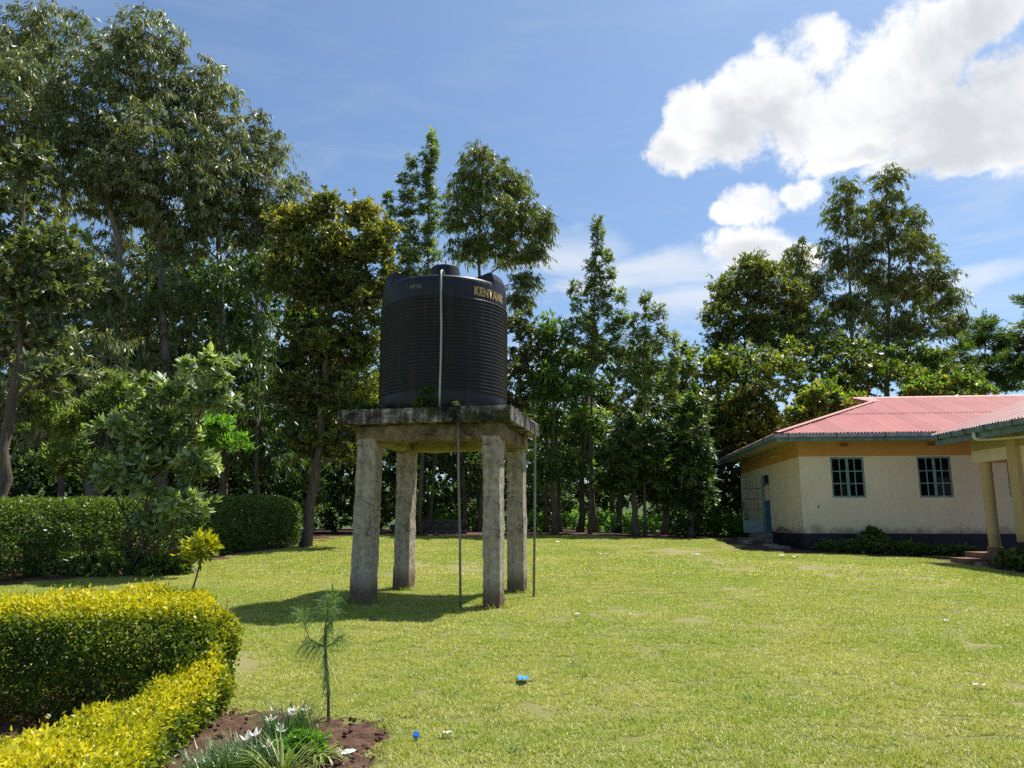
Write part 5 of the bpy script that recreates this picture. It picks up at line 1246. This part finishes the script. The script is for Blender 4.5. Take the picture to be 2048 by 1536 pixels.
# ------------------------------------------------------------------ litter and small things
def scrap(name, label, px, py, w_, d_, m, seed, bend=.35, cat='litter', group=None):
    g = G(px, py); rng = np.random.default_rng(seed); n = 7; b = MB(); a = rng.uniform(0, 3.14)
    P = []
    for j in range(n):
        for i in range(n):
            x, y = (i/(n-1)-.5)*w_, (j/(n-1)-.5)*d_
            x += w_*.08*rng.normal(); y += d_*.08*rng.normal()
            z = bend*min(w_, d_)*(.5 + mnoise.noise(Vector((x*9/w_*.35, y*9/d_*.35, seed)))) 
            P.append((x*math.cos(a)-y*math.sin(a), x*math.sin(a)+y*math.cos(a), .022 + max(0, z)))
    b.v = P
    for j in range(n-1):
        for i in range(n-1): b.f.append([j*n+i, j*n+i+1, (j+1)*n+i+1, (j+1)*n+i]); b.m.append(0)
    o = b.build(name, M[m]); o.location = (g.x, g.y, surf(g.x, g.y)); return tag(o, label, cat, group)
LT = 'scraps of litter on the lawn'
scrap('plastic_wrapper', 'crumpled bright blue plastic wrapper lying on the lawn', 1046, 1361, .19, .10, 'blueplastic', 1, .25, group=LT)
scrap('paper_scrap', 'white paper scrap on the lawn beside the dark blue cap', 896, 1473, .055, .04, 'paper', 3, .4, group=LT)
scrap('paper_scrap', 'white crumpled paper lying in the flower bed', 688, 1499, .13, .08, 'paper', 4, .3, group=LT)
scrap('paper_scrap', 'white scrap alone on the lawn at the lower right', 1958, 1379, .08, .05, 'paper', 5, .4, group=LT)
scrap('paper_scrap', 'left one of two white scraps on the grass before the building corner', 1563, 1113, 0.19, 0.12, 'paper', 6, .3, group=LT)
scrap('paper_scrap', 'right one of two white scraps on the grass before the building corner', 1592, 1115, 0.18, 0.10, 'paper', 7, .3, group=LT)
scrap('paper_scrap', 'white scrap on the far lawn right of the supply pipe', 1117, 1085, 0.21, 0.11, 'paper', 8, .3, group=LT)
scrap('paper_scrap', 'white scrap on the lawn straight below the dark mid picture tree', 1207, 1110, 0.18, 0.06, 'paper', 9, .3, group=LT)
scrap('paper_scrap', 'pale scrap on the lawn in front of the doorway shadow', 1392, 1111, 0.21, 0.08, 'paper', 10, .3, group=LT)
scrap('paper_scrap', 'tiny white scrap on the lawn right of the front pillar', 1155, 1232, .06, .05, 'paper', 11, .4, group=LT)
scrap('paper_scrap', 'tiny white scrap on the open lawn at the right', 1893, 1245, .06, .05, 'paper', 12, .4, group=LT)
g = G(832, 1477); b = MB(); b.tube([(0, 0, 0), (0, 0, .018)], .023, 18); b.tube([(0, 0, .018), (0, 0, .021)], .017, 18)
o = b.build('bottle_cap', M['cap']); o.location = (g.x, g.y, surf(g.x, g.y)+.02); o.rotation_euler = (R(50), R(15), 0); tag(o, 'small dark blue cap lying on the lawn at bottom centre', 'cap', LT)
# kerb stones and a board by the porch
def stone(name, label, x, y, w_, d_, h, rz, m, cat, seed):
    b = rough_post(w_, d_, h, 4, .02, seed, .08); o = b.build(name, M[m], None, False); o.location = (x, y, surf(x, y)-.03); o.rotation_euler = (0, 0, rz); return tag(o, label, cat)
q = bp_(5.3, -1.35); stone('stone_block', 'long dark stone block lying in the shade before the porch', q.x, q.y, .95, .3, .24, R(-6), 'brick', 'stone', 31)
q = bp_(-1.3, 3.2); stone('kerb_stone', 'flat kerb stone below the door steps of the cream building', q.x, q.y, .3, 1.6, .12, R(-5.8), 'step', 'stone', 32)
q = bp_(-.7, .5); stone('kerb_stone', 'flat stone on the bare earth at the corner of the cream building', q.x, q.y, .6, .5, .1, R(10), 'step', 'stone', 33)
q = bp_(-.75, 1.6); stone('kerb_stone', 'broken paving stone between the corner and the door steps', q.x, q.y, .5, .7, .1, R(-12), 'step', 'stone', 34)
q = Vector((12.1, 19.6, 0)); stone('stone_block', 'pale stone lying in the shade before the porch step', q.x, q.y, .28, .2, .12, R(20), 'step', 'stone', 35)
# low wall at the far side of the lawn seen between the pillars
w0, w1 = at(800, 1060, 31.0), at(935, 1060, 31.0); bw = MB()
t = thing('low_wall', ((w0.x+w1.x)/2, 31.0, gz((w0.x+w1.x)/2, 31.0)-.05), 'low dark block wall at the far lawn edge seen between the pillars', 'wall')
for r_ in range(3):
    x = -(w1.x-w0.x)/2 - (.2 if r_ % 2 else 0)
    while x < (w1.x-w0.x)/2:
        b = rough_post(.41, .2, .19, 2, .006, x+r_, 0, (0, 0), 2); o = b.build('block', M['brick'], t); o.location = (x, 0, .02+.205*r_); x += .425
# longer dark grass tufts dotted over the near lawn
rng = np.random.default_rng(200); QQ, TT = [], []
for (px, py) in [(690, 1290), (905, 1390), (850, 1415), (985, 1420), (990, 1445), (1150, 1325), (1160, 1345), (1260, 1440), (830, 1350), (755, 1350), (920, 1330), (1030, 1505), (720, 1255), (930, 1245), (870, 1250), (1330, 1300), (1500, 1400), (1660, 1350)]:
    g = G(px, py); Q, T = blades(g, 22, (.04, .085), .005, .07, .4, rng, .9); Q = Q + np.array([[tuple(Vector((g.x, g.y, surf(g.x, g.y)-.01)))]]); QQ.append(Q); TT.append(T)
Q = np.concatenate(QQ); tag(link('lawn_tufts', quads_mesh('lawn_tufts', Q.reshape(-1, 3), np.arange(len(Q)*4).reshape(-1, 4), M['lily'], tint=np.concatenate(TT))), 'darker longer grass tufts dotted over the near lawn', 'grass', kind='stuff')

rng = np.random.default_rng(300); bm_ = MB()
for k in range(420):
    x, y = rng.uniform(-4.8, -.9), rng.uniform(4.3, 6.3)
    if not in_poly(x, y, BED): continue
    r_ = rng.uniform(.008, .028)*(1.6 if rng.uniform() < .12 else 1); n0 = len(bm_.v); z = gz(x, y) + .0
    pts_ = [(1, 0, 0), (-1, 0, 0), (0, 1, 0), (0, -1, 0), (0, 0, 1), (0, 0, -1)]
    bm_.v += [(x+p[0]*r_*rng.uniform(.6, 1.3), y+p[1]*r_*rng.uniform(.6, 1.3), z+p[2]*r_*rng.uniform(.5, 1.0)) for p in pts_]
    for f_ in ((0, 2, 4), (2, 1, 4), (1, 3, 4), (3, 0, 4), (2, 0, 5), (1, 2, 5), (3, 1, 5), (0, 3, 5)): bm_.f.append([n0+i for i in f_]); bm_.m.append(0)
tag(bm_.build('soil_clods', M['soil'], None, True), 'loose clods of brown earth scattered over the garden bed', 'soil', kind='stuff')
QQ = []
for k in range(260):      # dry straw and clippings on the bare soil
    x, y = rng.uniform(-4.8, -.9), rng.uniform(4.3, 6.4)
    if in_poly(x, y, BED):
        Q, T = blades(None, 2, (.05, .16), .003, .02, .2, rng, 3.0); QQ.append(Q + np.array([[(x, y, gz(x, y)+.015)]]))
Q = np.concatenate(QQ); tag(link('dry_straw', quads_mesh('dry_straw', Q.reshape(-1, 3), np.arange(len(Q)*4).reshape(-1, 4), M['spider'], tint=np.full(len(Q), .95))), 'dry straw clippings strewn on the garden bed soil', 'straw', kind='stuff')

QQ, TT = [], []
for (X, Y) in [(-1.05, -.87), (1.02, -.87), (-1.03, .87), (1.02, .87)]:      # longer unmown grass round each pillar foot
    for k in range(26):
        a = rng.uniform(0, 6.283); r_ = rng.uniform(.19, .29); g = SL(X + r_*math.cos(a), Y + r_*math.sin(a)); Q, T = blades(None, 9, (.05, .13), .006, .05, .4, rng, .6)
        QQ.append(Q + np.array([[(g.x, g.y, surf(g.x, g.y)-.01)]])); TT.append(T)
Q = np.concatenate(QQ); tag(link('pillar_grass', quads_mesh('pillar_grass', Q.reshape(-1, 3), np.arange(len(Q)*4).reshape(-1, 4), M['grass'], tint=np.concatenate(TT)*.6)), 'longer unmown grass growing round the pillar feet', 'grass', kind='stuff')
